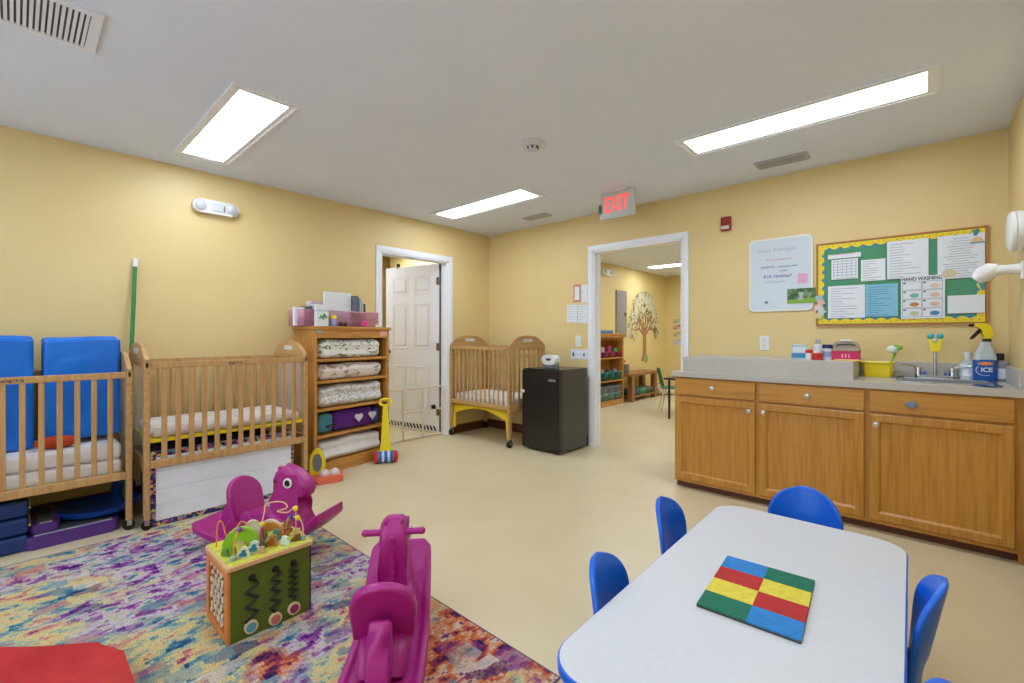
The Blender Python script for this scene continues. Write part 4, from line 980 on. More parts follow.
# ================================================================== ROCKERS
def rocker(label,loc,rz,tilt,bar=True):
    t=thing('rocking_toy',label,'rocking toy',loc,rz,None,0,tilt)
    N=26; sec=[]
    Lf,Lr=.345,.48
    for i in range(N+1):
        s=-1+2*i/N; a_=abs(s); x=(Lf if s>0 else Lr)*s
        z=.010+(.165 if s>0 else .12)*a_**1.6
        w=.135*(1-.06*a_**2)
        if a_>.9: w*=1-.22*((a_-.9)/.1)**2
        th=.034+(.014*a_ if s>0 else 0); lip=.012*(1-a_**3)
        sec.append([(x,-w,z+.004),(x,-w+.012,z),(x,w-.012,z),(x,w,z+.004),(x,w,z+th+lip),(x,w-.02,z+th+lip),(x,w-.035,z+th),(x,-w+.035,z+th),(x,-w+.02,z+th+lip),(x,-w,z+th+lip)])
    base=obj('rocker_base',B().loft(sec),MAG,t,ang=50); bv=base.modifiers.new('b','BEVEL'); bv.width=.006; bv.segments=2; bv.limit_method='ANGLE'
    # seat hull
    hull=[(-.12,.04),(-.28,.085),(-.30,.12),(-.26,.17),(-.20,.20),(-.02,.19),(.04,.21),(.10,.17),(.19,.13),(.18,.09),(.08,.04)]
    hb=B(); hb.prism(hull,1,-.075,.075,.02,3); obj('seat_hull',hb,MAG,t,ang=50)
    # chest wedge and neck / head
    prof=[(.03,.08),(.028,.20),(.032,.27),(.022,.34),(.026,.385),(.045,.42),(.075,.443),(.11,.447),(.145,.432),(.18,.405),(.215,.375),(.238,.345),(.240,.315),(.225,.288),(.195,.27),(.165,.262),(.160,.235),(.175,.19),(.20,.14),(.215,.11),(.12,.07)]
    nb=B(); nb.prism(prof,1,-.053,.053,.03,4)
    for v in nb.bm.verts:
        if v.co.x>.15 and v.co.z>.24: v.co.y*=.88
        if v.co.z<.2: v.co.y*=1.15
        if v.co.z>.42: v.co.y*=.8
    hd=obj('neck_and_head',nb,MAG,t,ang=60)
    b=B()
    for i in range(7):      # crest ridge down the back of the neck
        b.box(.018,.04,-.010,.010,.215+i*.026,.243+i*.026,.006)
    obj('mane_ridge',b,MAG,hd)
    for s in (-1,1):
        b=B(); b.ball((.075,s*.030,.436),.014,12,(1.3,.7,1.0)); obj('ear',b,MAG,hd)
        b=B(); b.cyl((.135,s*.052,.365),(.135,s*.059,.365),.026,20); e=obj('eye',b,mat('eye_white',(232,232,228),.4),hd)
        obj('pupil',B().cyl((.135,s*.058,.365),(.135,s*.0605,.365),.017,18),BLACK,e)
        obj('nostril',B().cyl((.225,s*.046,.335),(.225,s*.049,.335),.006,10),mat('nostril',(110,10,70),.5),hd)
    if bar: obj('handlebar',B().cyl((.062,-.106,.40),(.062,.106,.40),.0125,14).ball((.062,-.106,.40),.014,12).ball((.062,.106,.40),.014,12),MAG,t)
    else: obj('handle_socket',B().cyl((.055,-.0545,.375),(.055,.0545,.375),.013,14),mat('socket_magenta',(120,14,60),.5),hd)
    # arched seat back
    b=B()
    def outline(k): 
        P=[(-.100*k,.0),(.100*k,.0)]
        for i in range(13):
            a=PI*i/12; P.append((.108*k*math.cos(a),.11+.11*k*math.sin(a)))
        return P
    b.prism(outline(1),0,-.018,.018,.012,3)
    for v in b.bm.verts: v.co.x+= -.25*(v.co.y**2)*(-8) if False else -1.6*v.co.y**2*-1
    b.xf(Matrix.Translation((-.20,0,.172))@Matrix.Rotation(math.radians(-12),4,'Y')); obj('seat_back',b,MAG,t,ang=50)
    # tail hump behind
    tail=[(-.23,.07),(-.235,.19),(-.25,.275),(-.275,.285),(-.30,.25),(-.335,.20),(-.365,.14),(-.37,.105),(-.30,.075)]
    tb_=B(); tb_.prism(tail,1,-.036,.036,.014,3); obj('tail',tb_,MAG,t,ang=50)
    return t
def place_rocker(label,u_h,v_h,uS,vS,zh,zs,rzdeg,tilt):
    pass
rocker('magenta rocking toy facing right behind the activity cube',(1.545,-3.125,RZ+.008),math.radians(27),math.radians(-5),False)
rocker('magenta rocking toy seen from behind at the rug edge, nearest the camera',(2.655,-3.135,RZ+.004),math.radians(139.7),math.radians(-4))
# ================================================================== ACTIVITY CUBE
cx0,cx1,cy0,cy1=1.905,2.18,-3.54,-3.232; ch_=.275
t=thing('activity_cube','green and orange wooden activity cube with bead mazes on the rug','activity cube',((cx0+cx1)/2+.031,(cy0+cy1)/2-.014,RZ))
w,l=(cx1-cx0)/2,(cy1-cy0)/2
CG=mat('cube_green',(84,104,22),.4); CO=mat('cube_orange',(214,126,52),.4); CP=mat('cube_ply',(214,172,120),.5); NV=mat('cube_navy',(20,24,70),.4)
sdp=obj('green_side',B().box(w-.008,w,-l+.006,l-.006,.0,ch_,.001),CG,t)
b=B()
ring4(b,-w,w,0,ch_,.036,-l-.004,-l+.006,.03,ax=1)
fr=obj('orange_frame_side',b,CO,t)
obj('dark_opening',B().box(-w+.02,w-.02,-l+.008,-l+.012,.02,ch_-.02),mat('cube_inner',(112,74,48),.7),t)
obj('navy_side',B().box(-w,w,l-.006,l,0,ch_,.001),NV,t); obj('back_side',B().box(-w,-w+.008,-l+.006,l-.006,0,ch_),CP,t)
obj('cube_floor',B().box(-w+.008,w-.008,-l+.012,l-.006,0,.006),CP,t)
b=B(); r=random.Random(3)
for i in range(7):
    for k in range(4):
        x=-w+.050+k*.044+.014*(i%2); z=.045+i*.031; n_=r.randint(4,6); a0=r.uniform(0,6); P=[(x+.017*(.65+.5*r.random())*math.cos(a0+2*PI*q_/n_),z+.0145*(.65+.5*r.random())*math.sin(a0+2*PI*q_/n_)) for q_ in range(n_)]
        yo=.0003*((i*4+k)%5)
        b.prism([(max(-w+.037,min(w-.037,p_[0])),p_[1]) for p_ in P],1,-l+.001-yo,-l+.0075)
obj('maze_pieces',b,mat('piece_cream',(226,204,176),.5),t)
def zig(y,amp,n,z0,z1,turnw):
    P=[]
    for i in range(n+1):
        z=z1-(z1-z0)*i/n; P.append((w+.0005,y+amp*(1 if i%2 else -1)*(0 if i in (0,n) else 1),z))
    b=B(); b.tube([Vector(p) for p in P],.0085,6); obj('zigzag_track',b,mat('track_black',(20,18,12),.6),t)
    b=B(); b.ball((w+.0005,y,z1),.014,10,(.3,1,1)); obj('track_hole',b,mat('track_black',(20,18,12),.6),t)
def disc(y,z,c,inner):
    o=obj('slider_disc',B().cyl((w+.001,y,z),(w+.012,y,z),.024,20),mat('disc_ply',(226,206,160),.5),t)
    obj('disc_picture',B().cyl((w+.012,y,z),(w+.0135,y,z),.018,18),mat(inner,c,.5),o)
zig(-l+.080,.020,7,.035,.225,1); zig(-l+.165,.017,9,.055,.225,1); zig(-l+.235,.014,12,.07,.225,1)
disc(-l+.075,.040,(90,160,180),'disc_teal'); disc(-l+.163,.030,(190,110,100),'disc_rose'); disc(-l+.235,.040,(150,40,100),'disc_plum')
obj('top_plate',B().prism(rrect(-w-.008,w+.008,-l-.008,l+.008,.012),2,ch_,ch_+.015,.003),CP,t)
obj('yellow_top',B().prism(rrect(-w+.002,w-.002,-l+.002,l-.002,.012),2,ch_+.015,ch_+.0175),noisy('cube_yellow_top',[(.4,(206,204,56)),(.56,(216,212,84)),(.64,(170,176,90))],22,(1,1,1),.4),t)
ZT=ch_+.0175
def wire(pts,c,name,beads=()):
    P=[Vector(p) for p in pts]; Q=[]
    for i in range(len(P)-1):       # catmull-rom
        p0=P[max(i-1,0)];p1=P[i];p2=P[i+1];p3=P[min(i+2,len(P)-1)]
        for k in range(6):
            s=k/6; Q.append(.5*((2*p1)+(p2-p0)*s+(2*p0-5*p1+4*p2-p3)*s*s+(3*p1-p0-3*p2+p3)*s**3))
    Q.append(P[-1])
    o=obj('bead_wire',B().tube(Q,.0028,6),mat(name,c,.35),t)
    for k,cc_,nm in beads:
        obj('bead',B().ball(Q[int(k*(len(Q)-1))],.0115,12),mat(nm,cc_,.35),o)
WO=(232,150,60); WC=(226,176,130); WV=(150,60,130)
wire([(-.09,-l+.02,ZT),(-.09,-l+.025,ZT+.09),(-.085,-l+.04,ZT+.095),(-.08,-l+.055,ZT+.03),(-.07,-l+.075,ZT+.04),(-.06,-l+.10,ZT+.085),(-.045,-l+.12,ZT+.07),(-.055,-l+.09,ZT+.035),(-.03,-l+.11,ZT+.06),(-.02,-l+.13,ZT)],WO,'wire_orange',[(.93,(214,60,50),'bead_red')])
wire([(.02,-.02,ZT),(-.04,.03,ZT+.10),(-.07,.05,ZT+.13),(-.03,.10,ZT+.135),(.0,.11,ZT+.115),(-.03,.08,ZT+.10),(.03,.10,ZT+.105),(.05,.125,ZT+.12),(.05,.125,ZT)],WC,'wire_peach',[(.88,(236,214,40),'bead_yellow')])
wire([(.0,.10,ZT),(.01,.11,ZT+.07),(.05,.12,ZT+.085),(.09,.13,ZT+.08),(.105,l-.02,ZT+.05),(.105,l-.02,ZT)],WC,'wire_peach',[(.5,(236,200,40),'bead_yellow2'),(.35,(30,50,140),'bead_blue'),(.98,(100,170,160),'bead_teal')])
wire([(.10,-.03,ZT),(.095,-.03,ZT+.08),(.06,-.01,ZT+.09),(.02,.0,ZT+.08),(.0,.02,ZT)],WV,'wire_violet',[(.6,(230,200,50),'bead_yellow2'),(.75,(90,180,180),'bead_teal2')])
wire([(.09,-l+.03,ZT),(.09,-l+.035,ZT+.075),(.06,-l+.06,ZT+.10),(.03,-l+.09,ZT+.07),(.02,-l+.10,ZT)],WO,'wire_orange',[(.05,(150,180,160),'bead_sage'),(.5,(120,60,150),'bead_purple')])
wire([(-.09,-.05,ZT),(-.085,-.045,ZT+.10),(-.06,-.02,ZT+.11),(-.05,-.01,ZT)],WV,'wire_violet',[])
def arch_piece(y,x,rot,c,nm,R_=.055,ri=.03,th=.012,z=0):
    P=[(R_*math.cos(a),R_*math.sin(a)*1.25+.01) for a in [PI*i/14 for i in range(15)]]+[(-R_,0),(-ri,0)]+[(ri*math.cos(a),ri*math.sin(a)*1.25+.01) for a in [PI-PI*i/14 for i in range(15)]]+[(ri,0),(R_,0)]
    b=B(); b.prism(P,1,-th/2,th/2,.001); return obj('arch_block',b,mat(nm,c,.45),t,(x,y,ZT+z),(0,0,rot))
LG=(140,200,40)
arch_piece(-.075,.02,math.radians(60),LG,'arch_green',.068,.028,.02)
arch_piece(.045,.0,math.radians(50),(196,130,40),'arch_amber',.05,.026,.02)
arch_piece(.045,-.012,math.radians(50),(220,200,170),'arch_cream',.056,.05,.016)
def figure(x,y,h,wd,c,nm,rot,c2=None):
    P=[(-wd,0),(wd,0),(wd*1.1,h*.35),(wd*.6,h*.6),(wd*.9,h*.85),(wd*.2,h),(-wd*.5,h*.85),(-wd*.4,h*.6),(-wd*1.1,h*.4)]
    o=obj('animal_block',B().prism(P,1,-.004,.004,.0015),mat(nm,c,.5),t,(x,y,ZT),(0,0,rot))
    if c2: obj('animal_print',B().prism([(a*.6,b_*.6+h*.15) for a,b_ in P],1,-.0055,.0055),mat(nm+'_b',c2,.5),o)
for q_ in ((-.085,.10,.03,.02,(190,200,170)),(-.06,.13,.04,.02,(150,110,70)),(.04,.13,.03,.022,(226,214,120)),(.1,.11,.03,.02,(120,80,50)),(-.09,.06,.035,.018,(90,150,150)),(.105,-.03,.028,.016,(200,170,120)),(.03,-.135,.035,.016,(96,140,60)),(-.05,-.06,.045,.02,(214,190,150)),(.03,.05,.05,.018,(90,120,60)),(-.02,.09,.045,.02,(206,120,70))):
    figure(q_[0],q_[1],q_[2],q_[3],q_[4],'fig_x%d'%(q_[4][0]),.9+q_[1]*3)
figure(.095,-.09,.045,.022,(226,214,190),'fig_cream',.9,(20,120,140)); figure(.08,-.05,.05,.022,(214,220,216),'fig_pale',1.1,(40,140,170))
figure(.05,-.115,.04,.016,(110,150,40),'fig_olive',.8); figure(.075,.02,.05,.022,(190,130,60),'fig_brown',.9,(150,90,30)); figure(.1,.06,.04,.022,(214,230,214),'fig_mint',.6)
figure(.02,.10,.035,.03,(140,80,50),'fig_bear',1.2,(180,120,80)); figure(-.03,.02,.055,.02,(120,190,190),'fig_aqua',.8); figure(.06,-.015,.035,.02,(60,120,60),'fig_dkgreen',.5)
obj('spin_disc',B().prism(ell(0,.045,.034,.044,22),1,-.005,.005,.002),noisy('spin_cream',[(.5,(226,214,190)),(.6,(200,196,150))],30,(1,1,1),.5),t,(-.04,-.015,ZT),(0,0,math.radians(60)))
# ================================================================== RED MAT (near lower left)
m_=thing('red_floor_cushion','glossy red vinyl cushion at the lower left corner of the photo','cushion',(2.1,-4.25,RZ))
def soft(P,r=.05,n=4):
    Q=[]
    for i in range(len(P)):
        p=Vector(P[i]); a=(Vector(P[i-1])-p).normalized(); c=(Vector(P[(i+1)%len(P)])-p).normalized()
        for k in range(n+1):
            s_=k/n; A=p+a*r; C=p+c*r; Q.append(tuple(A.lerp(p,s_).lerp(p.lerp(C,s_),s_)))
    return Q
b=B(); b.prism(soft([(-.06,.41),(-.50,-.06),(-.50,-.45),(.40,-.45),(.40,.41)][::-1],.07),2,0,.085,.024,4)
bmesh.ops.triangulate(b.bm,faces=[f for f in b.bm.faces if len(f.verts)>6]); bmesh.ops.subdivide_edges(b.bm,edges=[e for e in b.bm.edges if e.calc_length()>.08],cuts=4,use_grid_fill=True)
for v in b.bm.verts:
    if v.co.z>.084 and abs(v.co.x)<.36 and v.co.y<.30: v.co.z+=.007*math.sin(v.co.x*31+2*math.sin(v.co.y*17))*.6+.003*math.sin(v.co.y*37+v.co.x*12)
obj('vinyl_cover',b,noisy('red_vinyl',[(.4,(176,34,36)),(.6,(192,44,44))],3,(1,1,1),.26,1.0,2,.8,bscale=11),m_,ang=60)
# ================================================================== TABLE AND CHAIRS
TZ=.46; TX0,TX1,TY0,TY1=3.503,4.100,-3.315,-2.060
tcx,tcy=(TX0+TX1)/2,(TY0+TY1)/2; w,l=(TX1-TX0)/2,(TY1-TY0)/2
t=thing('activity_table','low white-topped activity table with blue edging and blue chairs around it','table',(tcx,tcy,0),math.radians(.9))
obj('tabletop',B().prism(rrect(-w+.003,w-.003,-l+.003,l-.003,.095,10),2,TZ-.024,TZ,.0015,1),noisy('table_laminate',[(.35,(205,207,211)),(.5,(206,208,212)),(.65,(208,210,214))],60,(1,1,1),.42),t)
ring=rrect(-w,w,-l,l,.098,10); b=B()
ins=[(x*(1-.004/w),y*(1-.004/l)) for x,y in ring]
b.loft([[(x,y,TZ-.001) for x,y in ins],[(x*1.004,y*1.002,TZ-.004) for x,y in ring],[(x*1.004,y*1.002,TZ-.022) for x,y in ring],[(x,y,TZ-.026) for x,y in ins]],False); obj('edge_banding',b,BLUE,t)
obj('apron',B().box(-w+.06,w-.06,-l+.06,-l+.08,TZ-.07,TZ-.026).box(-w+.06,w-.06,l-.08,l-.06,TZ-.07,TZ-.026).box(-w+.06,-w+.08,-l+.06,l-.06,TZ-.07,TZ-.026).box(w-.08,w-.06,-l+.06,l-.06,TZ-.07,TZ-.026),mat('apron_grey',(150,152,156),.5),t)
for sx in (-1,1):
    for sy in (-1,1):
        b=B(); x,y=sx*(w-.09),sy*(l-.11); b.cyl((x,y,.015),(x,y,TZ-.026),.0155,14); lg=obj('leg',b,CHROME,t)
        obj('glide',B().lathe([(.02,0),(.022,.004),(.018,.02)],(x,y,0),14),BLACK,lg)
def shell_seat(): return None
def make_chair(label,loc,rz):
    """faces local +y; backrest at -y"""
    t=thing('toddler_chair',label,'chair',loc,rz,None)
    sh_=.25
    def seatf(u,v):
        x=(u-.5)*2; y=-.13+.28*v
        k=math.sqrt(max(0,1-abs(2*v-1)**4*.25)); ww=.145*k
        z=sh_+.012*x*x*1.2-.012*math.sin(PI*v)+(-.02*max(0,v-.8)/.2)
        return (x*ww,y,z)
    b=B().quadgrid(seatf,10,10); o=obj('seat',b,BLUE,t,ang=80); m=o.modifiers.new('s','SOLIDIFY'); m.thickness=.012; m.offset=0; m=o.modifiers.new('u','SUBSURF'); m.levels=1; m.render_levels=2
    BH=.286
    def backf(u,v):
        x=(u-.5)*2
        top=math.sqrt(max(0.0,1-max(0,(v-.45)/.55)**2.6)) ; ww=.114+.020*min(v/.5,1); ww=ww*max(top,.10)
        y=-.130-.055*v+.055*x*x*(.3+.7*v)*top**2; z=sh_+.004+BH*v
        return (x*ww,y,z)
    b=B().quadgrid(backf,12,14,lambda i,j:(3<=i<=8 and 1<=j<=3)); o=obj('backrest',b,BLUE,t,ang=80); m=o.modifiers.new('s','SOLIDIFY'); m.thickness=.016; m.offset=0; m=o.modifiers.new('u','SUBSURF'); m.levels=1; m.render_levels=2
    for sx in (-1,1):
        for sy,nm in ((1,1),(-1,1)):
            b=B(); b.tube([(sx*.10,sy*.085,sh_-.012),(sx*.118,sy*.105,sh_-.04),(sx*.145,sy*.135+(-.01 if sy<0 else 0),.012)],.0085,10); lg=obj('leg',b,CHROME,t)
            obj('glide',B().cyl((sx*.145,sy*.135+(-.01 if sy<0 else 0),0),(sx*.145,sy*.135+(-.01 if sy<0 else 0),.018),.013,10),BLACK,lg)
    obj('under_frame',B().box(-.10,.10,-.09,-.075,sh_-.026,sh_-.010,.002).box(-.10,.10,.075,.09,sh_-.026,sh_-.010,.002),CHROME,t)
    return t
rz_l=-PI/2; rz_r=PI/2
ch0=make_chair('blue toddler chair at the near left side of the white table',(3.61,-2.93,0),rz_l+.2)
G='blue chairs around the white table'
ch0['group']=G
dup(ch0,(3.552,-2.385,0),rz_l+.08,'blue toddler chair at the far left side of the white table')
dup(ch0,(3.768,-2.052,0),math.radians(180),'blue toddler chair at the far end of the white table, facing the camera')
dup(ch0,(3.987,-2.475,0),rz_r,'blue toddler chair at the far right side of the white table')
dup(ch0,(3.995,-2.975,0),rz_r,'blue toddler chair at the near right side, only its top in view')
# foam colour board on the table
P=[at(u,v,z=TZ+.008) for u,v in ((727,556),(815,580),(801,642),(697,603))]
c_=sum(P,Vector())/4
t=thing('colour_foam_board','square board of blue, red, yellow and green foam strips on the white table','foam board',(c_.x,c_.y,TZ))
e1=(P[1]-P[0]+P[2]-P[3])/2; e2=(P[3]-P[0]+P[2]-P[1])/2; o0=c_-e1/2-e2/2
def cell(i,j,c,nm):
    a=o0+e1*(i/2)+e2*(j/4); q=[a,a+e1/2,a+e1/2+e2/4,a+e2/4]
    b=B(); b.prism([(p.x-c_.x,p.y-c_.y) for p in q],2,.0055,.0095,.0008,1); bmesh.ops.subdivide_edges(b.bm,edges=b.bm.edges[:],cuts=2)
    obj('foam_strip',b,noisy(nm,[(.3,tuple(int(x*.92) for x in c)),(.7,c)],60,(1,1,1),.8,.6,3),t)
BL_,RD_,YL_,GN_=(36,132,206),(186,40,38),(228,212,70),(10,112,84)
for j,(a,b_) in enumerate(((('foam_blue',BL_),('foam_green',GN_)),(('foam_red',RD_),('foam_yellow',YL_)),(('foam_yellow',YL_),('foam_red',RD_)),(('foam_green',GN_),('foam_blue',BL_)))):
    cell(0,j,a[1],a[0]); cell(1,j,b_[1],b_[0])
q=[o0,o0+e1,o0+e1+e2,o0+e2]
obj('backing_board',B().prism([(p.x-c_.x,p.y-c_.y) for p in q],2,0,.0055,.0005,1),mat('board_backing',(70,64,60),.8),t)
# ================================================================== NEXT ROOM
ns=shelf_unit('wooden_shelf','light wood toy shelf seen through the doorway',(.17,2.52,0),R90,.90,1.20,.27,[.09,.42,.80,1.13],shw)
fxs=.17+.135
def small_bin(label,y,z,w,h,d,c,nm,cat='bin',grp=None,name='toy_bin'):
    t=thing(name,label,cat,(fxs-.02-d/2,y,z),0,grp)
    b=B(); b.box(-d/2,d/2,-w/2,w/2,0,.003); b.box(-d/2,-d/2+.003,-w/2,w/2,0,h); b.box(d/2-.003,d/2,-w/2,w/2,0,h); b.box(-d/2,d/2,-w/2,-w/2+.003,0,h); b.box(-d/2,d/2,w/2-.003,w/2,0,h)
    obj('bin_body',b,mat(nm,c,.4),t); b=B(); b.tube([(-d/2,-w/2,h),(d/2,-w/2,h),(d/2,w/2,h),(-d/2,w/2,h)],.004,5,closed=True); obj('bin_rim',b,mat(nm,c,.4),t); return t
ys=[2.20,2.41,2.62,2.83]; pos=['leftmost','second','third','rightmost']
for i,y in enumerate(ys):
    small_bin('%s teal bin in the middle bay of the next-room shelf'%pos[i],y,.42,.17,.13,.2,(30,156,166),'bin_teal')
    tag(obj('toy_figures',B().box(-.05,.05,-.06,.06,0,.10+.03*(i%2),.02).ball((0,.02,.13),.05,10),mat('mixed_%d'%i,[(150,130,110),(180,170,150),(120,110,90),(160,140,150)][i],.7),None,(fxs-.12,y,.424)),'brown and cream toys heaped in the %s teal bin'%pos[i],'toys')
    small_bin('%s magenta bin in the upper bay of the next-room shelf'%pos[i],y,.80,.18,.09,.2,[(190,50,130),(160,60,140),(196,50,110),(180,40,100)][i],'bin_mag%d'%i)
    tag(obj('toy_block_stack',B().box(-.05,.05,-.06,.06,0,.15+.02*(i%3),.02),mat('stack_%d'%i,[(196,180,150),(200,190,170),(190,50,110),(80,160,80)][i],.7),None,(fxs-.12,y,.804)),'%s stack of toys in the magenta bins of the next-room shelf'%pos[i],'toys')
    small_bin('%s pale clear bin in the lower bay of the next-room shelf'%pos[i],y,.09,.18,.11,.2,(150,200,206),'bin_pale')
    tag(obj('toy_block_stack',B().box(-.08,.08,-.07,.07,0,.10,.02),mat('lowstack_%d'%i,[(206,150,120),(90,150,110),(170,160,180),(190,190,180)][i],.7),None,(fxs-.12,y,.094)),'%s heap of toys in the lower pale bins of the next-room shelf'%pos[i],'toys')
    if i<4: small_bin('%s pale clear bin stacked upper in the lower bay of the next-room shelf'%pos[i],y,.205,.18,.11,.2,(170,180,206),'bin_pale2')
tag(obj('blue_tray',B().box(-.09,.09,-.20,.20,0,.05,.01),mat('tray_blue',(70,120,170),.5),None,(.17,2.50,1.20)),'blue tray on top of the next-room shelf','tray')
brn=[wood('brown_wood',(122,76,36),(144,94,48),(158,108,60),a,5,.4) for a in range(3)]
# low wooden table bench with books under
t=thing('play_table','low wooden play table along the wall of the next room','table',(.22,3.62,0)); TT=.50
obj('tabletop',B().box(-.17,.17,-.60,.60,TT-.05,TT,.006),brn[1],t)
for x in (-.12,.12):
    for y in (-.45,.45): obj('leg',B().box(x-.045,x+.045,y-.05,y+.05,0,TT-.05,.005),brn[2],t)
obj('lower_shelf',B().box(-.15,.15,-.45,.45,.07,.10,.004),brn[1],t)
for i,(y,c) in enumerate(((3.35,(40,60,70)),(3.62,(50,110,80)),(3.88,(60,70,60)))):
    for k in range(3):
        tag(obj('board_game',B().box(-.12,.12,-.12,.12,0,.035,.003),mat('game_%d_%d'%(i,k),tuple(min(255,v+22*k) for v in c),.6),None,(.23,y,.10+k*.036)),'flat dark game box under the play table, %s pile, %s'%(('near','middle','far')[i],('bottom','middle','top')[k]),'box')
lathe_thing('tin_pot','grey metal pot with handles on the play table beside the shelf','pot',(.22,3.16,TT),[('pot_body',[(.06,0),(.075,.02),(.08,.15),(.076,.152),(.07,.02),(.001,.015)],mat('pot_grey',(120,130,130),.35,.6))])
t=tag(obj('orange_flower',B().ball((0,0,.19),.04,12).cyl((0,0,0),(0,0,.18),.006,8),mat('flower_orange',(206,90,40),.7),None,(.20,3.14,TT+.02)),'orange flower standing in the grey pot','flower')
for i,(x,y,r_,c) in enumerate(((.35,4.40,.14,(210,190,140)),(.20,4.62,.13,(196,90,70)),(.45,4.60,.12,(220,170,150)))):
    tag(obj('soft_ball',B().ball((0,0,r_*.8),r_,16,(1,1,.8)),noisy('soft_%d'%i,[(.4,c),(.6,(230,220,200))],6,(1,1,1),.85),None,(x,y,0)),('tan','red','pink')[i]+' soft ball on the floor beyond the play table','ball')
# tree mural
def wallpt(u,v): p=at(u,v,x=0); return (p.y,p.z)
t0=wallpt(643,361); top_=wallpt(644,296)
t=thing('tree_mural','painted tree with leafy crown on the next-room wall','mural',(0,t0[0]+.06,t0[1])); t.scale=(1,.86,1.09)
S=(top_[1]-t0[1])
MB_=mat('mural_bark',(176,124,88),.8)
b=B()
def branch(y,z,a,L_,w_,dep):
    y2=y+math.sin(a)*L_; z2=z+math.cos(a)*L_
    n=(math.cos(a),-math.sin(a)); w2=w_*.62
    b.prism([(y-n[0]*w_,z-n[1]*w_),(y+n[0]*w_,z+n[1]*w_),(y2+n[0]*w2,z2+n[1]*w2),(y2-n[0]*w2,z2-n[1]*w2)],0,.0005,.0032+.00002*len(tips))
    tips.append((y2,z2,a))
    if dep>0:
        for da in ((-.55,.0,.5) if dep>1 else (-.45,.45)): branch(y2,z2,a+da+random.uniform(-.15,.15),L_*.70,w2,dep-1)
tips=[]; random.seed(5)
b.prism([(-.17,0),(.16,0),(.095,.12),(.08,S*.38),(-.08,S*.38),(-.09,.12)],0,.0003,.0030)
for a in (-1.15,-.7,-.25,.2,.65,1.1): branch(0,S*.36,a,S*.215,.034,3)
obj('trunk_and_branches',b,MB_,t)
for nm,c,fr_ in (('grey_leaves',(132,130,88),0),('pale_leaves',(222,212,172),1)):
    b=B()
    for y,z,a in tips:
        for k in range(2):
            yy=y+random.uniform(-.10,.10); zz=z+random.uniform(-.10,.12); aa=a+random.uniform(-1,1)
            dx,dz=math.sin(aa)*.05,math.cos(aa)*.05; px,pz=math.cos(aa)*.017,-math.sin(aa)*.017
            q0=.0045+.00002*len(b.bm.faces)/6+.006*fr_; b.prism([(yy-dx,zz-dz),(yy+px,zz+pz),(yy+dx,zz+dz),(yy-px,zz-pz)],0,q0,q0+.0004)
    obj(nm,b,mat(nm,c,.8),t)
obj('bush',B().prism(ell(.06,.04,.12,.075),0,.005,.007),mat('mural_bush',(150,170,110),.8),t)
# electrical panel
a0=wallpt(615.5,290); a1=wallpt(625.5,337)
t=thing('electrical_panel','tall grey electrical panel on the next-room wall','electrical panel',(0,(a0[0]+a1[0])/2,a1[1]))
hw2=abs(a1[0]-a0[0])/2; hh2=a0[1]-a1[1]
obj('cover',B().box(0,.03,-hw2,hw2,0,hh2,.006),mat('panel_grey',(150,142,136),.5),t); obj('panel_door',B().box(.03,.036,-hw2+.04,hw2-.04,.06,hh2-.06,.003),mat('panel_grey',(150,142,136),.5),t)
obj('latch',B().box(.036,.046,hw2-.10,hw2-.06,hh2*.45,hh2*.53,.003),DARK,t)
e=wallpt(606,273); emergency((0,e[0],e[1]),PI/2,'white emergency light on the next-room wall near the ceiling')
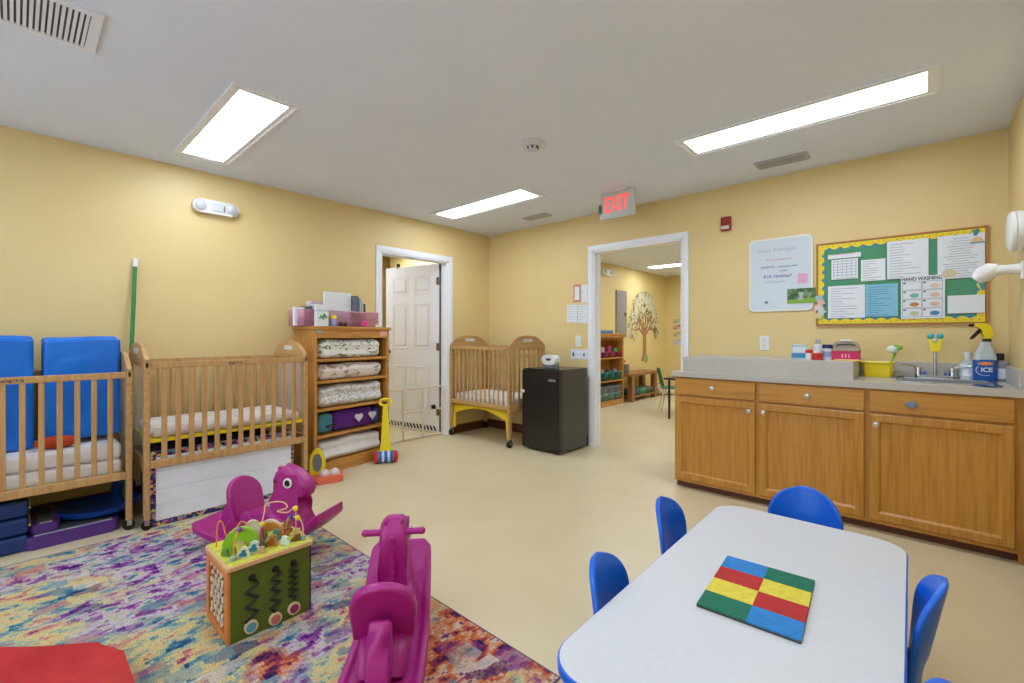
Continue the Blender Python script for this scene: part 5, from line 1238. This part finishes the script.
# posters on the far wall
for i,(v0,v1,c) in enumerate(((319.5,323,(150,160,90)),(325,329.5,(196,84,50)),(332,336.5,(160,150,60)),(339,345,(190,186,200)))):
    p0_=at(673,v0,y=YF-.01); p1_=at(681,v1,y=YF-.01)
    tag(obj('wall_card',B().box(0,p1_.x-p0_.x,-.002,0,0,p0_.z-p1_.z),noisy('card_%d'%i,[(.4,c),(.6,(214,200,180))],9,(1,1,1),.7),None,(p0_.x,YF,p1_.z)),'%s card in the column on the far yellow wall'%('topmost green','second red','third olive','lowest pale')[i],'card')
# green chair and black desk
t=thing('school_chair','green plastic chair seen through the doorway','chair',(1.27,2.70,0),math.radians(-60))
GP=mat('green_plastic',(36,112,66),.4)
b=B().quadgrid(lambda u,v:((u-.5)*.34,-.16+.32*v,.36+.02*(2*u-1)**2),8,8); o=obj('seat',b,GP,t,ang=80); o.modifiers.new('s','SOLIDIFY').thickness=.012
b=B().quadgrid(lambda u,v:((u-.5)*.34*(1-.25*v*v),-.17-.06*v+.03*(2*u-1)**2,.40+.27*v),8,8); o=obj('backrest',b,GP,t,ang=80); o.modifiers.new('s','SOLIDIFY').thickness=.012
for sx in (-1,1):
    for sy in (-1,1): obj('leg',B().tube([(sx*.12,sy*.10,.355),(sx*.17,sy*.18,.0)],.009,8),CHROME,t)
t=thing('black_desk','black-edged desk half hidden behind the counter end','desk',(1.86,2.30,0))
obj('desktop',B().box(-.42,.35,-.30,.30,.55,.575,.006),BLACK,t)
for x in (-.36,.3):
    for y in (-.24,.24):
        obj('leg',B().cyl((x,y,0),(x,y,.55),.016,10),BLACK,t)
# hook on the back of the small room
# ================================================================== CAMERA, WORLD, VIEW
cam=bpy.data.cameras.new('camera'); co=bpy.data.objects.new('camera',cam); COL.objects.link(co)
co.location=(CX,CY,HC); co.rotation_euler=(PI/2,0,YAW); cam.sensor_width=36; cam.lens=F/1024*36; cam.shift_y=-(341.5-V0)/1024; cam.clip_start=.05
SC.camera=co
wd_=bpy.data.worlds.new('world'); SC.world=wd_; wd_.use_nodes=True; wd_.node_tree.nodes['Background'].inputs[0].default_value=(.62,.82,1.08,1); wd_.node_tree.nodes['Background'].inputs[1].default_value=3.0
SC.view_settings.view_transform='Standard'; SC.view_settings.look='None'; SC.view_settings.exposure=.2; SC.view_settings.gamma=1; SC.view_settings.use_curve_mapping=False
